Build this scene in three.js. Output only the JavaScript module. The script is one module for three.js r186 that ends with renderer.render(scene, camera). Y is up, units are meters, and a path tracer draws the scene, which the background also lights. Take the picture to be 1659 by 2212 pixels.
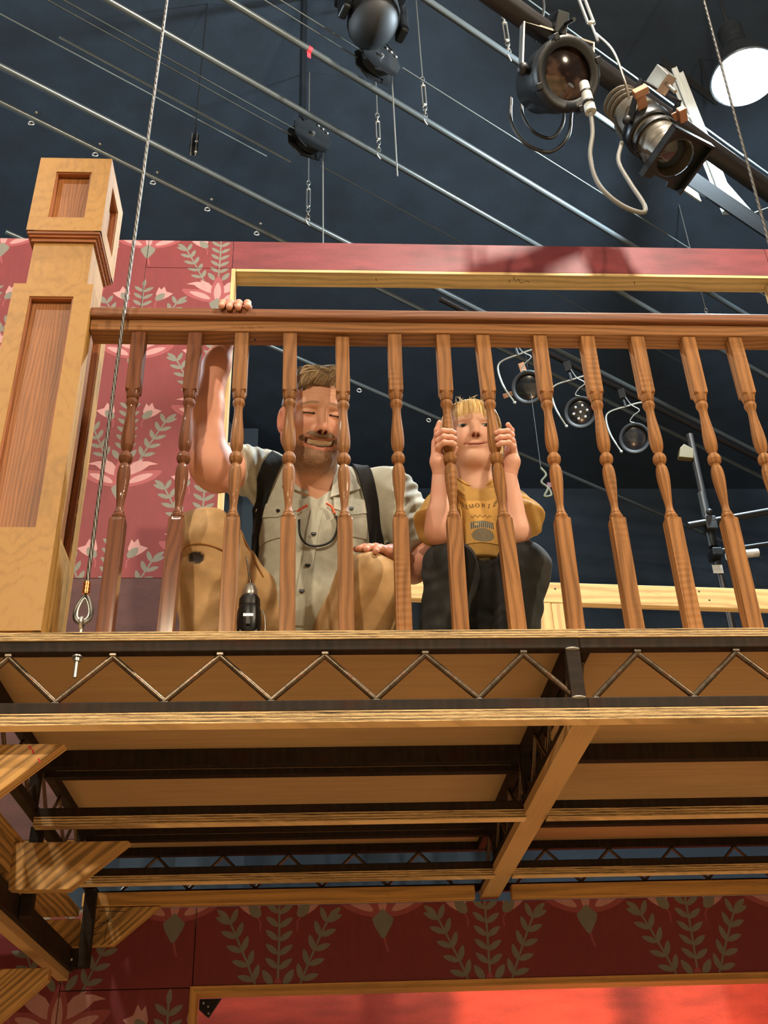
import * as THREE from 'three';
import { mergeGeometries, mergeVertices, toCreasedNormals } from 'three/addons/utils/BufferGeometryUtils.js';
import { RoundedBoxGeometry } from 'three/addons/geometries/RoundedBoxGeometry.js';
import { RectAreaLightUniformsLib } from 'three/addons/lights/RectAreaLightUniformsLib.js';

// ---------------------------------------------------------------- camera, lights, exposure
// units are metres; y = 0 is the top of the raised deck, the stage floor lies at FLOOR
const FLOOR = -2.67, CEIL = 7.4;
const scene = new THREE.Scene();
scene.background = new THREE.Color(0x000000);
const camera = new THREE.PerspectiveCamera(50.6, 1659 / 2212, 0.05, 60);
camera.rotation.order = 'YXZ';
camera.position.set(0.4816, -1.0684, 2.2231);
camera.rotation.set(32.333 * Math.PI / 180, -3.989 * Math.PI / 180, -2.137 * Math.PI / 180);
const renderer = new THREE.WebGLRenderer({ antialias: true });
renderer.toneMapping = THREE.LinearToneMapping;
renderer.toneMappingExposure = 0.66;
renderer.shadowMap.enabled = true;
RectAreaLightUniformsLib.init();
// the round high-bay lamps under the ceiling; the second one is the lamp in view, the others hang over and behind the camera
const BAYS = [
  { p: [-2.3, 4.7, 2.3], i: 52, c: [1.0, 0.89, 0.74], w: 'above the deck front, left' },
  { p: [3.517, 5.62, -2.516], i: 240, c: [0.74, 0.90, 1.0], seen: true },
  { p: [2.1, 5.4, 0.95], i: 125, c: [1.0, 0.91, 0.78], w: 'above the deck front, right' },
  { p: [-5.0, 5.2, -3.0], i: 150, c: [0.74, 0.90, 1.0], w: 'far left' },
  { p: [-0.8, 3.4, 7.6], i: 190, c: [1.0, 0.80, 0.55], w: 'over the seats, left' },
  { p: [5.6, 3.6, 4.4], i: 165, c: [1.0, 0.82, 0.58], w: 'over the seats, right' },
];
const DOORLAMP = { p: [1.5, -1.3, -1.74], i: 16, c: [1.0, 0.55, 0.26] };   // warm work lamp in the room behind the lower wall

// ---------------------------------------------------------------- helpers
const V = (x, y, z) => new THREE.Vector3(x, y, z);
let seedN = 7;
const rnd = () => { seedN = (seedN * 1664525 + 1013904223) >>> 0; return seedN / 4294967296; };
const rr = (a, b) => a + (b - a) * rnd();
const clamp = (x, a = 0, b = 1) => Math.min(b, Math.max(a, x));
const mix = (a, b, t) => a + (b - a) * t;
const sst = (a, b, x) => { const t = clamp((x - a) / (b - a)); return t * t * (3 - 2 * t); };
function hash2(x, y, s) { let h = Math.imul(x, 374761393) ^ Math.imul(y, 668265263) ^ Math.imul(s, 2147483647 ^ 0x1b873593); h = Math.imul(h ^ (h >>> 13), 1274126177); return ((h ^ (h >>> 16)) >>> 0) / 4294967296; }
function vnoise(x, y, px, py, s = 1) {           // value noise, periodic
  const xi = Math.floor(x), yi = Math.floor(y), fx = x - xi, fy = y - yi, u = fx * fx * (3 - 2 * fx), v = fy * fy * (3 - 2 * fy);
  const X0 = ((xi % px) + px) % px, X1 = (X0 + 1) % px, Y0 = ((yi % py) + py) % py, Y1 = (Y0 + 1) % py;
  return mix(mix(hash2(X0, Y0, s), hash2(X1, Y0, s), u), mix(hash2(X0, Y1, s), hash2(X1, Y1, s), u), v);
}
function fbm(x, y, px, py, s, o = 4) { let a = 0, w = 0.5, f = 1, n = 0; for (let i = 0; i < o; i++) { a += w * vnoise(x * f, y * f, px * f, py * f, s + i); n += w; w *= 0.5; f *= 2; } return a / n; }
function tex(w, h, fn, srgb = true) {
  const d = new Uint8Array(w * h * 4);
  for (let j = 0; j < h; j++) for (let i = 0; i < w; i++) { const c = fn(i / w, j / h), k = (j * w + i) * 4; d[k] = clamp(c[0]) * 255; d[k + 1] = clamp(c[1]) * 255; d[k + 2] = clamp(c[2]) * 255; d[k + 3] = 255; }
  const t = new THREE.DataTexture(d, w, h); t.wrapS = t.wrapT = THREE.RepeatWrapping; t.magFilter = THREE.LinearFilter; t.minFilter = THREE.LinearMipmapLinearFilter; t.generateMipmaps = true;
  if (srgb) t.colorSpace = THREE.SRGBColorSpace; t.needsUpdate = true; return t;
}
const used = {};
function numbered(n) { used[n] = (used[n] ?? -1) + 1; return used[n] ? `${n}_${String(used[n]).padStart(3, '0')}` : n; }
function shadows(o) { o.traverse((m) => { if (m.isMesh) { m.castShadow = true; m.receiveShadow = true; } }); return o; }
function thing(name, label, category, pos = [0, 0, 0], group) {
  const o = new THREE.Group(); o.name = numbered(name); o.position.set(...pos); o.userData = { label, category };
  if (group) o.userData.group = group;
  scene.add(o); return o;
}
function part(parent, name, geo, mat, label) {     // a part of a thing; geometry given in the thing's own frame
  const m = new THREE.Mesh(geo, mat); m.name = name; m.castShadow = m.receiveShadow = true;
  if (label) m.userData.label = label;
  parent.add(m); return m;
}
function wpart(parent, name, geo, mat, label) {    // the same with geometry given in deck coordinates
  for (let q = parent; q && q !== scene; q = q.parent) geo.translate(-q.position.x, -q.position.y, -q.position.z); return part(parent, name, geo, mat, label);
}
function single(name, label, category, geo, mat, group) {   // a thing of one mesh
  const m = new THREE.Mesh(geo, mat); m.name = numbered(name); m.userData = { label, category }; if (group) m.userData.group = group;
  m.castShadow = m.receiveShadow = true; scene.add(m); return m;
}
function struct(name, geo, mat) { const m = new THREE.Mesh(geo, mat); m.name = name; m.userData = { kind: 'structure' }; m.castShadow = m.receiveShadow = true; scene.add(m); return m; }
const merge = (l) => mergeGeometries(l.map((g) => { const h = g.index ? g.toNonIndexed() : g; for (const k of Object.keys(h.attributes)) if (!['position', 'normal', 'uv'].includes(k)) h.deleteAttribute(k); if (!h.attributes.uv) h.setAttribute('uv', new THREE.BufferAttribute(new Float32Array(h.attributes.position.count * 2), 2)); return h; }));
// uv in metres: v runs along the grain axis (0 x, 1 y, 2 z), u across it
function grainUV(g, axis, su = 0.3, sv = 1.2, off = null) {
  const p = g.attributes.position, n = g.attributes.normal, uv = new Float32Array(p.count * 2), o = off ?? [rnd(), rnd()], b = (axis + 1) % 3, c = (axis + 2) % 3;
  for (let i = 0; i < p.count; i++) {
    const P = [p.getX(i), p.getY(i), p.getZ(i)], N = [Math.abs(n.getX(i)), Math.abs(n.getY(i)), Math.abs(n.getZ(i))];
    let u, v;
    if (N[axis] > N[b] && N[axis] > N[c]) { u = P[b]; v = P[c] * 0.25; } else { u = N[b] > N[c] ? P[c] : P[b]; v = P[axis]; }
    uv[2 * i] = u / su + o[0]; uv[2 * i + 1] = v / sv + o[1];
  }
  g.setAttribute('uv', new THREE.BufferAttribute(uv, 2)); return g;
}
// box between two corners, edges eased by r
function bx(x0, y0, z0, x1, y1, z1, axis = 0, r = 0, su, sv) {
  const w = x1 - x0, h = y1 - y0, d = z1 - z0;
  const g = (r ? new RoundedBoxGeometry(w, h, d, 2, Math.min(r, w / 2.01, h / 2.01, d / 2.01)) : new THREE.BoxGeometry(w, h, d)).toNonIndexed();
  g.translate((x0 + x1) / 2, (y0 + y1) / 2, (z0 + z1) / 2); return grainUV(g, axis, su, sv);
}
function along(g, a, b) {                         // turn a geometry built along +y so that it runs from a to b (middle at the middle)
  const d = b.clone().sub(a), q = new THREE.Quaternion().setFromUnitVectors(V(0, 1, 0), d.clone().normalize());
  g.applyQuaternion(q); const m = a.clone().add(b).multiplyScalar(0.5); g.translate(m.x, m.y, m.z); return g;
}
const rod = (a, b, r, s = 10, r2 = r) => along(new THREE.CylinderGeometry(r2, r, a.distanceTo(b), s), a, b);
const bar = (a, b, w, d) => along(new THREE.BoxGeometry(w, a.distanceTo(b), d), a, b);
const tube = (pts, r, seg = 40, s = 8, closed = false) => new THREE.TubeGeometry(new THREE.CatmullRomCurve3(pts, closed, 'centripetal'), seg, r, s, closed);
const ball = (p, r, sx = 1, sy = 1, sz = 1, n = 14) => { const g = new THREE.SphereGeometry(r, n, Math.max(6, n * 0.7 | 0)); g.scale(sx, sy, sz); g.translate(p.x, p.y, p.z); return g; };
function lathe(prof, seg = 20) {                   // prof: [[r, y], ...] bottom to top
  const g = new THREE.LatheGeometry(prof.map(([r, y]) => new THREE.Vector2(r, y)), seg); return g;
}
function prism(pts, z0, z1, bevel = 0) {           // outline in x, y extruded from z0 to z1
  const s = new THREE.Shape(pts.map(([x, y]) => new THREE.Vector2(x, y)));
  const g = new THREE.ExtrudeGeometry(s, { depth: z1 - z0 - 2 * bevel, bevelEnabled: bevel > 0, bevelThickness: bevel, bevelSize: bevel, bevelOffset: -bevel, bevelSegments: 2 });
  g.translate(0, 0, z0 + bevel); return g;
}
const lin = (h) => new THREE.Color(h);
const M = (o) => new THREE.MeshStandardMaterial(o);
const MP = (o) => new THREE.MeshPhysicalMaterial(o);

// ---------------------------------------------------------------- materials
// wood grain as brightness around white; the material's colour gives the species and the stain
function grainTex(seed, rings, contrast, fleck = 0.25) {
  return tex(512, 1024, (u, v) => {
    const warp = fbm(u * 4, v * 3, 4, 3, seed, 4), r = u * rings + warp * rings * 0.16 + fbm(u * 2, v * 2, 2, 2, seed + 9, 2) * rings * 0.25;
    const ring = Math.pow(0.5 + 0.5 * Math.sin(r * 6.2832), 1.6);
    const fine = fbm(u * 96, v * 6, 96, 6, seed + 20, 3), pore = vnoise(u * 220, v * 26, 220, 26, seed + 40), cloud = fbm(u * 3, v * 4, 3, 4, seed + 60, 3);
    const b = 1 - contrast * ring * 0.5 - contrast * (fine - 0.3) * 0.55 - (pore > 0.86 ? fleck * contrast : 0) - (cloud - 0.5) * contrast * 0.5;
    return [b, b * (0.97 + 0.03 * b), b * (0.93 + 0.07 * b)];
  });
}
const T = {};
T.fir = grainTex(11, 18, 0.34); T.fine = grainTex(23, 9, 0.30); T.strong = grainTex(37, 13, 0.55, 0.1);
T.birch = tex(1024, 1024, (u, v) => {              // rotary cut birch: slow wavy figure
  const w = fbm(u * 5, v * 3, 5, 3, 3, 4), f = 0.5 + 0.5 * Math.sin((v * 9 + w * 7 + fbm(u * 3, v * 2, 3, 2, 8, 2) * 5) * 6.2832), s = fbm(u * 60, v * 60, 60, 60, 5, 2), p = vnoise(u * 260, v * 40, 260, 40, 6);
  const b = 1 - 0.06 * Math.pow(f, 3) - 0.10 * (s - 0.5) - (p > 0.9 ? 0.05 : 0) - 0.14 * (fbm(u * 3, v * 3, 3, 3, 14, 3) - 0.5);
  return [b, b * 0.985, b * 0.95];
});
T.ply = tex(1024, 128, (u, v) => {                 // edge of plywood: v runs through the thickness
  const j = v * 7 + 0.9 * (fbm(u * 12, v * 2, 12, 2, 71, 4) - 0.5), k = ((Math.floor(j) % 7) + 7) % 7, e = j - Math.floor(j);
  const end = k % 2, torn = fbm(u * 48, v * 14, 48, 14, 73, 4), streak = fbm(u * 9, v * 26, 9, 26, 79, 4), void_ = fbm(u * 22, v * 8, 22, 8, 87, 3);
  const line = Math.exp(-Math.pow(Math.min(e, 1 - e) / 0.10, 2));
  const b = (end ? 0.78 : 1.0) - 0.30 * (torn - 0.45) - 0.55 * sst(0.52, 0.72, streak) * (end ? 1 : 0.5) - 0.22 * line * sst(0.35, 0.6, void_) - 0.12 * (vnoise(u * 300, v * 30, 300, 30, 77) - 0.5);
  return [b, b * (0.93 + 0.06 * b), b * (0.82 + 0.15 * b)];
});
T.ripple = tex(256, 512, (u, v) => { const a = fbm(u * 3, v * 5, 3, 5, 91, 3), r = 0.5 + 0.5 * Math.sin((v * 70 + vnoise(u * 3, v * 9, 3, 9, 93) * 1.1) * 6.2832); const b = 0.5 + (r - 0.5) * sst(0.42, 0.62, a) + 0.12 * (vnoise(u * 60, v * 60, 60, 60, 95) - 0.5); return [b, b, b]; }, false);
T.under = tex(512, 512, (u, v) => { const b = 1 - 0.20 * (fbm(u * 4, v * 2, 4, 2, 51, 4) - 0.4) - 0.10 * (fbm(u * 80, v * 8, 80, 8, 53, 3) - 0.5); return [b, b * 0.99, b * 0.97]; });
T.steel = tex(512, 512, (u, v) => { const s = fbm(u * 3, v * 60, 3, 60, 61, 3), c = fbm(u * 6, v * 8, 6, 8, 63, 4); const b = 0.72 + 0.34 * (s - 0.4) + 0.35 * (c - 0.45), r = sst(0.58, 0.8, c) * 0.18; return [b, b * (0.95 - r), b * (0.88 - r * 1.4)]; });
T.speck = tex(512, 512, (u, v) => { const b = 0.86 + 0.28 * (fbm(u * 8, v * 8, 8, 8, 81, 4) - 0.5) + 0.10 * (vnoise(u * 200, v * 200, 200, 200, 83) - 0.5); return [b, b, b]; });
T.weave = tex(256, 256, (u, v) => { const a = Math.sin(u * 6.2832 * 64), b2 = Math.sin(v * 6.2832 * 64); const b = 0.90 + 0.03 * a * b2 + 0.14 * (fbm(u * 6, v * 6, 6, 6, 85, 4) - 0.5); return [b, b, b]; });
T.twist = tex(64, 64, (u, v) => { const s = Math.pow(Math.abs(Math.sin((u * 3 + v * 1) * Math.PI)), 0.6); const b = 0.22 + 0.78 * s; return [b, b, b]; });
const mat = {
  newel: M({ color: lin(0xb08443), map: T.birch, roughness: 0.5 }),
  newelPanel: M({ color: lin(0xa4662f), map: T.fir, roughness: 0.45 }),
  newelMould: M({ color: lin(0xa9663a), map: T.fir, roughness: 0.5 }),
  rail: MP({ color: lin(0x9a6a40), map: T.fir, roughness: 0.72, specularIntensity: 0.5, clearcoat: 0.10, clearcoatRoughness: 0.2 }),
  pine: M({ color: lin(0xe6c48a), map: T.fine, roughness: 0.6 }),
  lumber: M({ color: lin(0xdfae68), map: T.strong, roughness: 0.65 }),
  ledger: M({ color: lin(0xd9a45c), map: T.fine, roughness: 0.6 }),
  plyEdge: M({ color: lin(0xf0cd96), map: T.ply, roughness: 0.8, bumpMap: T.ply, bumpScale: 0.002 }),
  plyFace: M({ color: lin(0xcaa672), map: T.under, roughness: 0.75 }),
  deck: M({ color: lin(0xc2a173), map: T.under, roughness: 0.75 }),
  steel: MP({ color: lin(0x3a3129), map: T.steel, roughness: 0.7, metalness: 0.1, specularIntensity: 0.5 }),
  rodSteel: M({ color: lin(0x8a7f72), map: T.steel, roughness: 0.35, metalness: 0.8 }),
  weld: M({ color: lin(0x7d7468), roughness: 0.4, metalness: 0.8 }),
  zinc: M({ color: lin(0xb9b6ae), roughness: 0.35, metalness: 0.85 }),
  cable: M({ color: lin(0x76716a), map: T.twist, bumpMap: T.twist, bumpScale: 0.0008, roughness: 0.4, metalness: 0.7 }),
  copper: M({ color: lin(0xc47a4a), roughness: 0.3, metalness: 0.9 }),
  black: M({ color: lin(0x1c1e20), map: T.speck, roughness: 0.5 }),
  blackMetal: M({ color: lin(0x26292c), map: T.speck, roughness: 0.38, metalness: 0.35 }),
  drape: M({ color: lin(0x252d33), map: T.weave, roughness: 0.95 }),
  room: M({ color: lin(0x212d39), map: T.speck, roughness: 0.85 }),
  pipe: M({ color: lin(0x70787a), map: T.speck, roughness: 0.32, metalness: 0.55 }),
  darkPipe: M({ color: lin(0x2e2a2a), map: T.speck, roughness: 0.45, metalness: 0.3 }),
  glass: MP({ color: lin(0xffffff), roughness: 0.06, transmission: 0.85, thickness: 0, ior: 1.5 }),
  redTape: M({ color: lin(0xd6303a), roughness: 0.6 }),
  railDark: MP({ color: lin(0x8a5838), map: T.fir, roughness: 0.6, specularIntensity: 0.5, clearcoat: 0.2, clearcoatRoughness: 0.2 }),
  elastic: M({ color: lin(0x111315), map: T.weave, roughness: 0.92 }),
  deckTop: M({ color: lin(0xd9c19a), map: T.birch, roughness: 0.7 }),
  line: M({ color: lin(0x59605f), roughness: 0.5, metalness: 0.5 }),
  white: M({ color: lin(0xd8dcd8), map: T.speck, roughness: 0.6 }),
};
const rippled = mat.rail.clone(); rippled.clearcoat = 0; rippled.roughness = 0.8; rippled.bumpMap = T.ripple; rippled.bumpScale = 0.0006;
const rail2 = mat.rail.clone(); rail2.color = lin(0x754427); rail2.clearcoat = 0.5; rail2.clearcoatRoughness = 0.12; const rail3 = mat.rail.clone(); rail3.clearcoat = 0; rail3.roughness = 0.8; rail3.color = lin(0xa87546);
const rippled2 = rippled.clone(); rippled2.color = lin(0xa87546);
// ---------------------------------------------------------------- the theatre around the set
const W0 = -9, W1 = 11, Z0 = -10.5, Z1 = 9, TH = 0.2;
struct('floor', bx(W0 - TH, FLOOR - TH, Z0 - TH, W1 + TH, FLOOR, Z1 + TH, 2, 0, 1.4, 3.6), M({ color: lin(0xc6a87e), map: T.fir, roughness: 0.5 }));
struct('ceiling', bx(W0 - TH, CEIL, Z0 - TH, W1 + TH, CEIL + TH, Z1 + TH, 0, 0, 2, 2), mat.room);
struct('wall_back', bx(W0 - TH, FLOOR, Z0 - TH, W1 + TH, CEIL, Z0, 0, 0, 2, 2), mat.room);
struct('wall_front', bx(W0 - TH, FLOOR, Z1, W1 + TH, CEIL, Z1 + TH, 0, 0, 2, 2), mat.room);
struct('wall_left', bx(W0 - TH, FLOOR, Z0, W0, CEIL, Z1, 0, 0, 2, 2), mat.room);
struct('wall_right', bx(W1, FLOOR, Z0, W1 + TH, CEIL, Z1, 0, 0, 2, 2), mat.room);
const GD = V(0.8365, 0, -0.548).normalize(), GN = V(0.548, 0, 0.8365).normalize();      // along the pipes, across the pipes
const grid = (t, n, y) => GD.clone().multiplyScalar(t).addScaledVector(GN, n).setY(y);
// a curtain hung in folds; base is the bottom middle
function drape(label, x0, z0, x1, z1, y0, y1, amp, folds, seed, group) {
  const n = folds * 10, hN = 24, L = Math.hypot(x1 - x0, z1 - z0), dx = (x1 - x0) / L, dz = (z1 - z0) / L, pos = [], idx = [], uv = [];
  for (const s of [0, 1]) for (let j = 0; j <= hN; j++) for (let i = 0; i <= n; i++) {
    const u = i / n, v = j / hN, a = amp * (1.0 - 0.35 * v), w = Math.sin(u * folds * 6.2832 + 1.7 * vnoise(u * folds * 0.6, v * 1.5, 999, 999, seed)) * a + (vnoise(u * folds * 0.5, v * 3, 999, 999, seed + 3) - 0.5) * a * 1.2 - s * 0.008;
    pos.push(x0 + (x1 - x0) * u - dz * w, mix(y0, y1, v), z0 + (z1 - z0) * u + dx * w); uv.push(u * L / 1.2, v * (y1 - y0) / 1.2);
  }
  const st = n + 1, off = st * (hN + 1);
  for (let j = 0; j < hN; j++) for (let i = 0; i < n; i++) { const a = j * st + i; idx.push(a, a + 1, a + st, a + 1, a + st + 1, a + st); const b = a + off; idx.push(b, b + st, b + 1, b + 1, b + st, b + st + 1); }
  const g = new THREE.BufferGeometry(); g.setAttribute('position', new THREE.Float32BufferAttribute(pos, 3)); g.setAttribute('uv', new THREE.Float32BufferAttribute(uv, 2)); g.setIndex(idx); g.computeVertexNormals();
  return single('stage_drape', label, 'curtain', g, mat.drape, group);
}
{ const a = grid(-4.5, -6.9, 0), b = grid(4.2, -6.9, 0), b2 = grid(4.2, -7.35, 0), c = grid(12.5, -7.35, 0);
  drape('tall black stage curtain in folds behind the crouching man', a.x, a.z, b.x, b.z, FLOOR + 0.03, 6.6, 0.10, 16, 31);
  drape('tall black stage curtain in folds behind the small stage lamps', b2.x, b2.z, c.x, c.z, FLOOR + 0.03, 6.6, 0.10, 16, 47); }

// ---------------------------------------------------------------- painted scenery walls
const WZ = -1.55;                                   // face of the painted walls
const RED = '#792d31', LEAF = '#77776e', PINK = '#bb8b8c', ROSE = '#974a50';
const flower = (() => {
  const S = 1380, c = document.createElement('canvas'); c.width = c.height = S; const g = c.getContext('2d'), k = S / 0.69;
  g.fillStyle = RED; g.fillRect(0, 0, S, S);
  const blob = (pts, col) => { g.fillStyle = col; g.beginPath(); const n = pts.length; const m = (i) => [(pts[i % n][0] + pts[(i + 1) % n][0]) / 2, (pts[i % n][1] + pts[(i + 1) % n][1]) / 2]; let p = m(n - 1); g.moveTo(p[0], -p[1]); for (let i = 0; i < n; i++) { const q = m(i); g.quadraticCurveTo(pts[i][0], -pts[i][1], q[0], -q[1]); } g.closePath(); g.fill(); };
  const poly = (pts, col) => { g.fillStyle = col; g.beginPath(); pts.forEach(([x, y], i) => (i ? g.lineTo(x, -y) : g.moveTo(x, -y))); g.closePath(); g.fill(); };
  const leaf = (x, y, a, L, w) => { g.save(); g.translate(x, -y); g.rotate(-a); g.fillStyle = LEAF; g.beginPath(); g.moveTo(0, 0); g.bezierCurveTo(L * 0.2, -w, L * 0.7, -w * 1.05, L, 0); g.bezierCurveTo(L * 0.75, w * 0.85, L * 0.25, w * 0.95, 0, 0); g.fill(); g.restore(); };
  const stem = (pts, w, col) => { g.strokeStyle = col; g.lineWidth = w; g.lineCap = 'round'; g.beginPath(); pts.forEach(([x, y], i) => (i ? g.lineTo(x, -y) : g.moveTo(x, -y))); g.stroke(); };
  function motif() {
    // middle sprig
    stem([[0, 0.13], [0.002, 0.26], [0, 0.425]], 0.007, LEAF);
    for (let i = 0; i < 6; i++) { const y = 0.168 + i * 0.043; leaf(0.001, y, 0.62, 0.056, 0.0135); leaf(0, y + 0.004, Math.PI - 0.66, 0.054, 0.0135); }
    leaf(0, 0.415, 1.5, 0.05, 0.012);
    for (const s of [-1, 1]) {
      g.save(); g.scale(s, 1);
      // side sprig
      const P = [[0.062, 0.10], [0.098, 0.185], [0.135, 0.265], [0.165, 0.325]]; stem(P, 0.007, LEAF);
      for (let i = 0; i < 5; i++) { const t = i / 4, x = mix(0.078, 0.158, t), y = mix(0.135, 0.312, t); leaf(x, y, 0.30 + 0.12 * t, 0.056, 0.0135); leaf(x, y, 1.85 + 0.1 * t, 0.054, 0.0135); }
      leaf(0.163, 0.322, 0.72, 0.056, 0.014);
      // bud on a thin stalk
      stem([[0.078, 0.342], [0.060, 0.315], [0.061, 0.288]], 0.0045, ROSE);
      poly([[0.068, 0.344], [0.060, 0.374], [0.071, 0.416], [0.083, 0.400], [0.096, 0.420], [0.108, 0.388], [0.140, 0.376], [0.118, 0.354], [0.096, 0.340]], PINK);
      blob([[0.056, 0.330], [0.062, 0.366], [0.102, 0.384], [0.102, 0.352], [0.086, 0.330]], LEAF);
      // leaves beside the flower tip
      leaf(0.018, 0.118, 1.0, 0.060, 0.017);
      // lower petals
      blob([[0.0, -0.024], [0.07, -0.016], [0.135, 0.014], [0.178, 0.064], [0.12, 0.062], [0.05, 0.054], [0.0, 0.040]], ROSE);
      blob([[0.022, -0.008], [0.085, 0.006], [0.142, 0.046], [0.100, 0.048], [0.05, 0.030]], PINK);
      // upper petals
      poly([[0.016, 0.032], [0.022, 0.074], [0.044, 0.102], [0.085, 0.122], [0.078, 0.108], [0.105, 0.108], [0.148, 0.094], [0.112, 0.088], [0.086, 0.064], [0.050, 0.044]], PINK);
      g.restore();
    }
    blob([[-0.018, -0.010], [-0.034, 0.050], [-0.022, 0.108], [0, 0.155], [0.022, 0.108], [0.034, 0.050], [0.018, -0.010]], ROSE);
    blob([[-0.010, -0.006], [-0.020, 0.050], [0, 0.122], [0.020, 0.050], [0.010, -0.006]], PINK);
    // cup and stalk
    stem([[0, -0.07], [0.006, -0.10], [0.014, -0.128]], 0.007, ROSE);
    poly([[-0.036, -0.026], [-0.016, -0.008], [0, 0.006], [0.016, -0.008], [0.036, -0.026], [0.030, -0.046], [0.018, -0.066], [0.004, -0.088], [-0.006, -0.086], [-0.020, -0.064], [-0.030, -0.046]], LEAF);
  }
  // half-drop repeat; the anchor is the top of the cup
  for (const [ax, ay] of [[0, 0], [0.345, 0.345]]) for (const dx of [-0.69, 0, 0.69]) for (const dy of [-0.69, 0, 0.69]) { g.setTransform(k, 0, 0, k, (ax + dx) * k, S - (ay + dy) * k); motif(); }
  g.setTransform(1, 0, 0, 1, 0, 0);
  const im = g.getImageData(0, 0, S, S);            // brushed paint: a little mottling
  for (let j = 0; j < S; j++) for (let i = 0; i < S; i++) { const q = (j * S + i) * 4, b = 1 + 0.07 * (fbm(i / S * 10, j / S * 10, 10, 10, 5, 3) - 0.5) + 0.05 * (vnoise(i / S * 60, j / S * 9, 60, 9, 8) - 0.5); for (let h = 0; h < 3; h++) im.data[q + h] = Math.min(255, im.data[q + h] * b); }
  g.putImageData(im, 0, 0);
  const t = new THREE.CanvasTexture(c); t.wrapS = t.wrapT = THREE.RepeatWrapping; t.colorSpace = THREE.SRGBColorSpace; return t;
})();
mat.print = M({ map: flower, roughness: 0.62 });
mat.redPaint = M({ color: lin(0x8a3a40), map: T.speck, roughness: 0.55 });
mat.redPaintWarm = M({ color: lin(0xc84a3c), map: T.speck, roughness: 0.6 });
mat.plum = M({ color: lin(0x5c3a3c), map: T.speck, roughness: 0.7 });
function printUV(g) { const p = g.attributes.position, uv = new Float32Array(p.count * 2); for (let i = 0; i < p.count; i++) { uv[2 * i] = p.getX(i) / 0.69; uv[2 * i + 1] = (p.getY(i) + 0.255) / 0.69; } g.setAttribute('uv', new THREE.BufferAttribute(uv, 2)); return g; }
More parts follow.
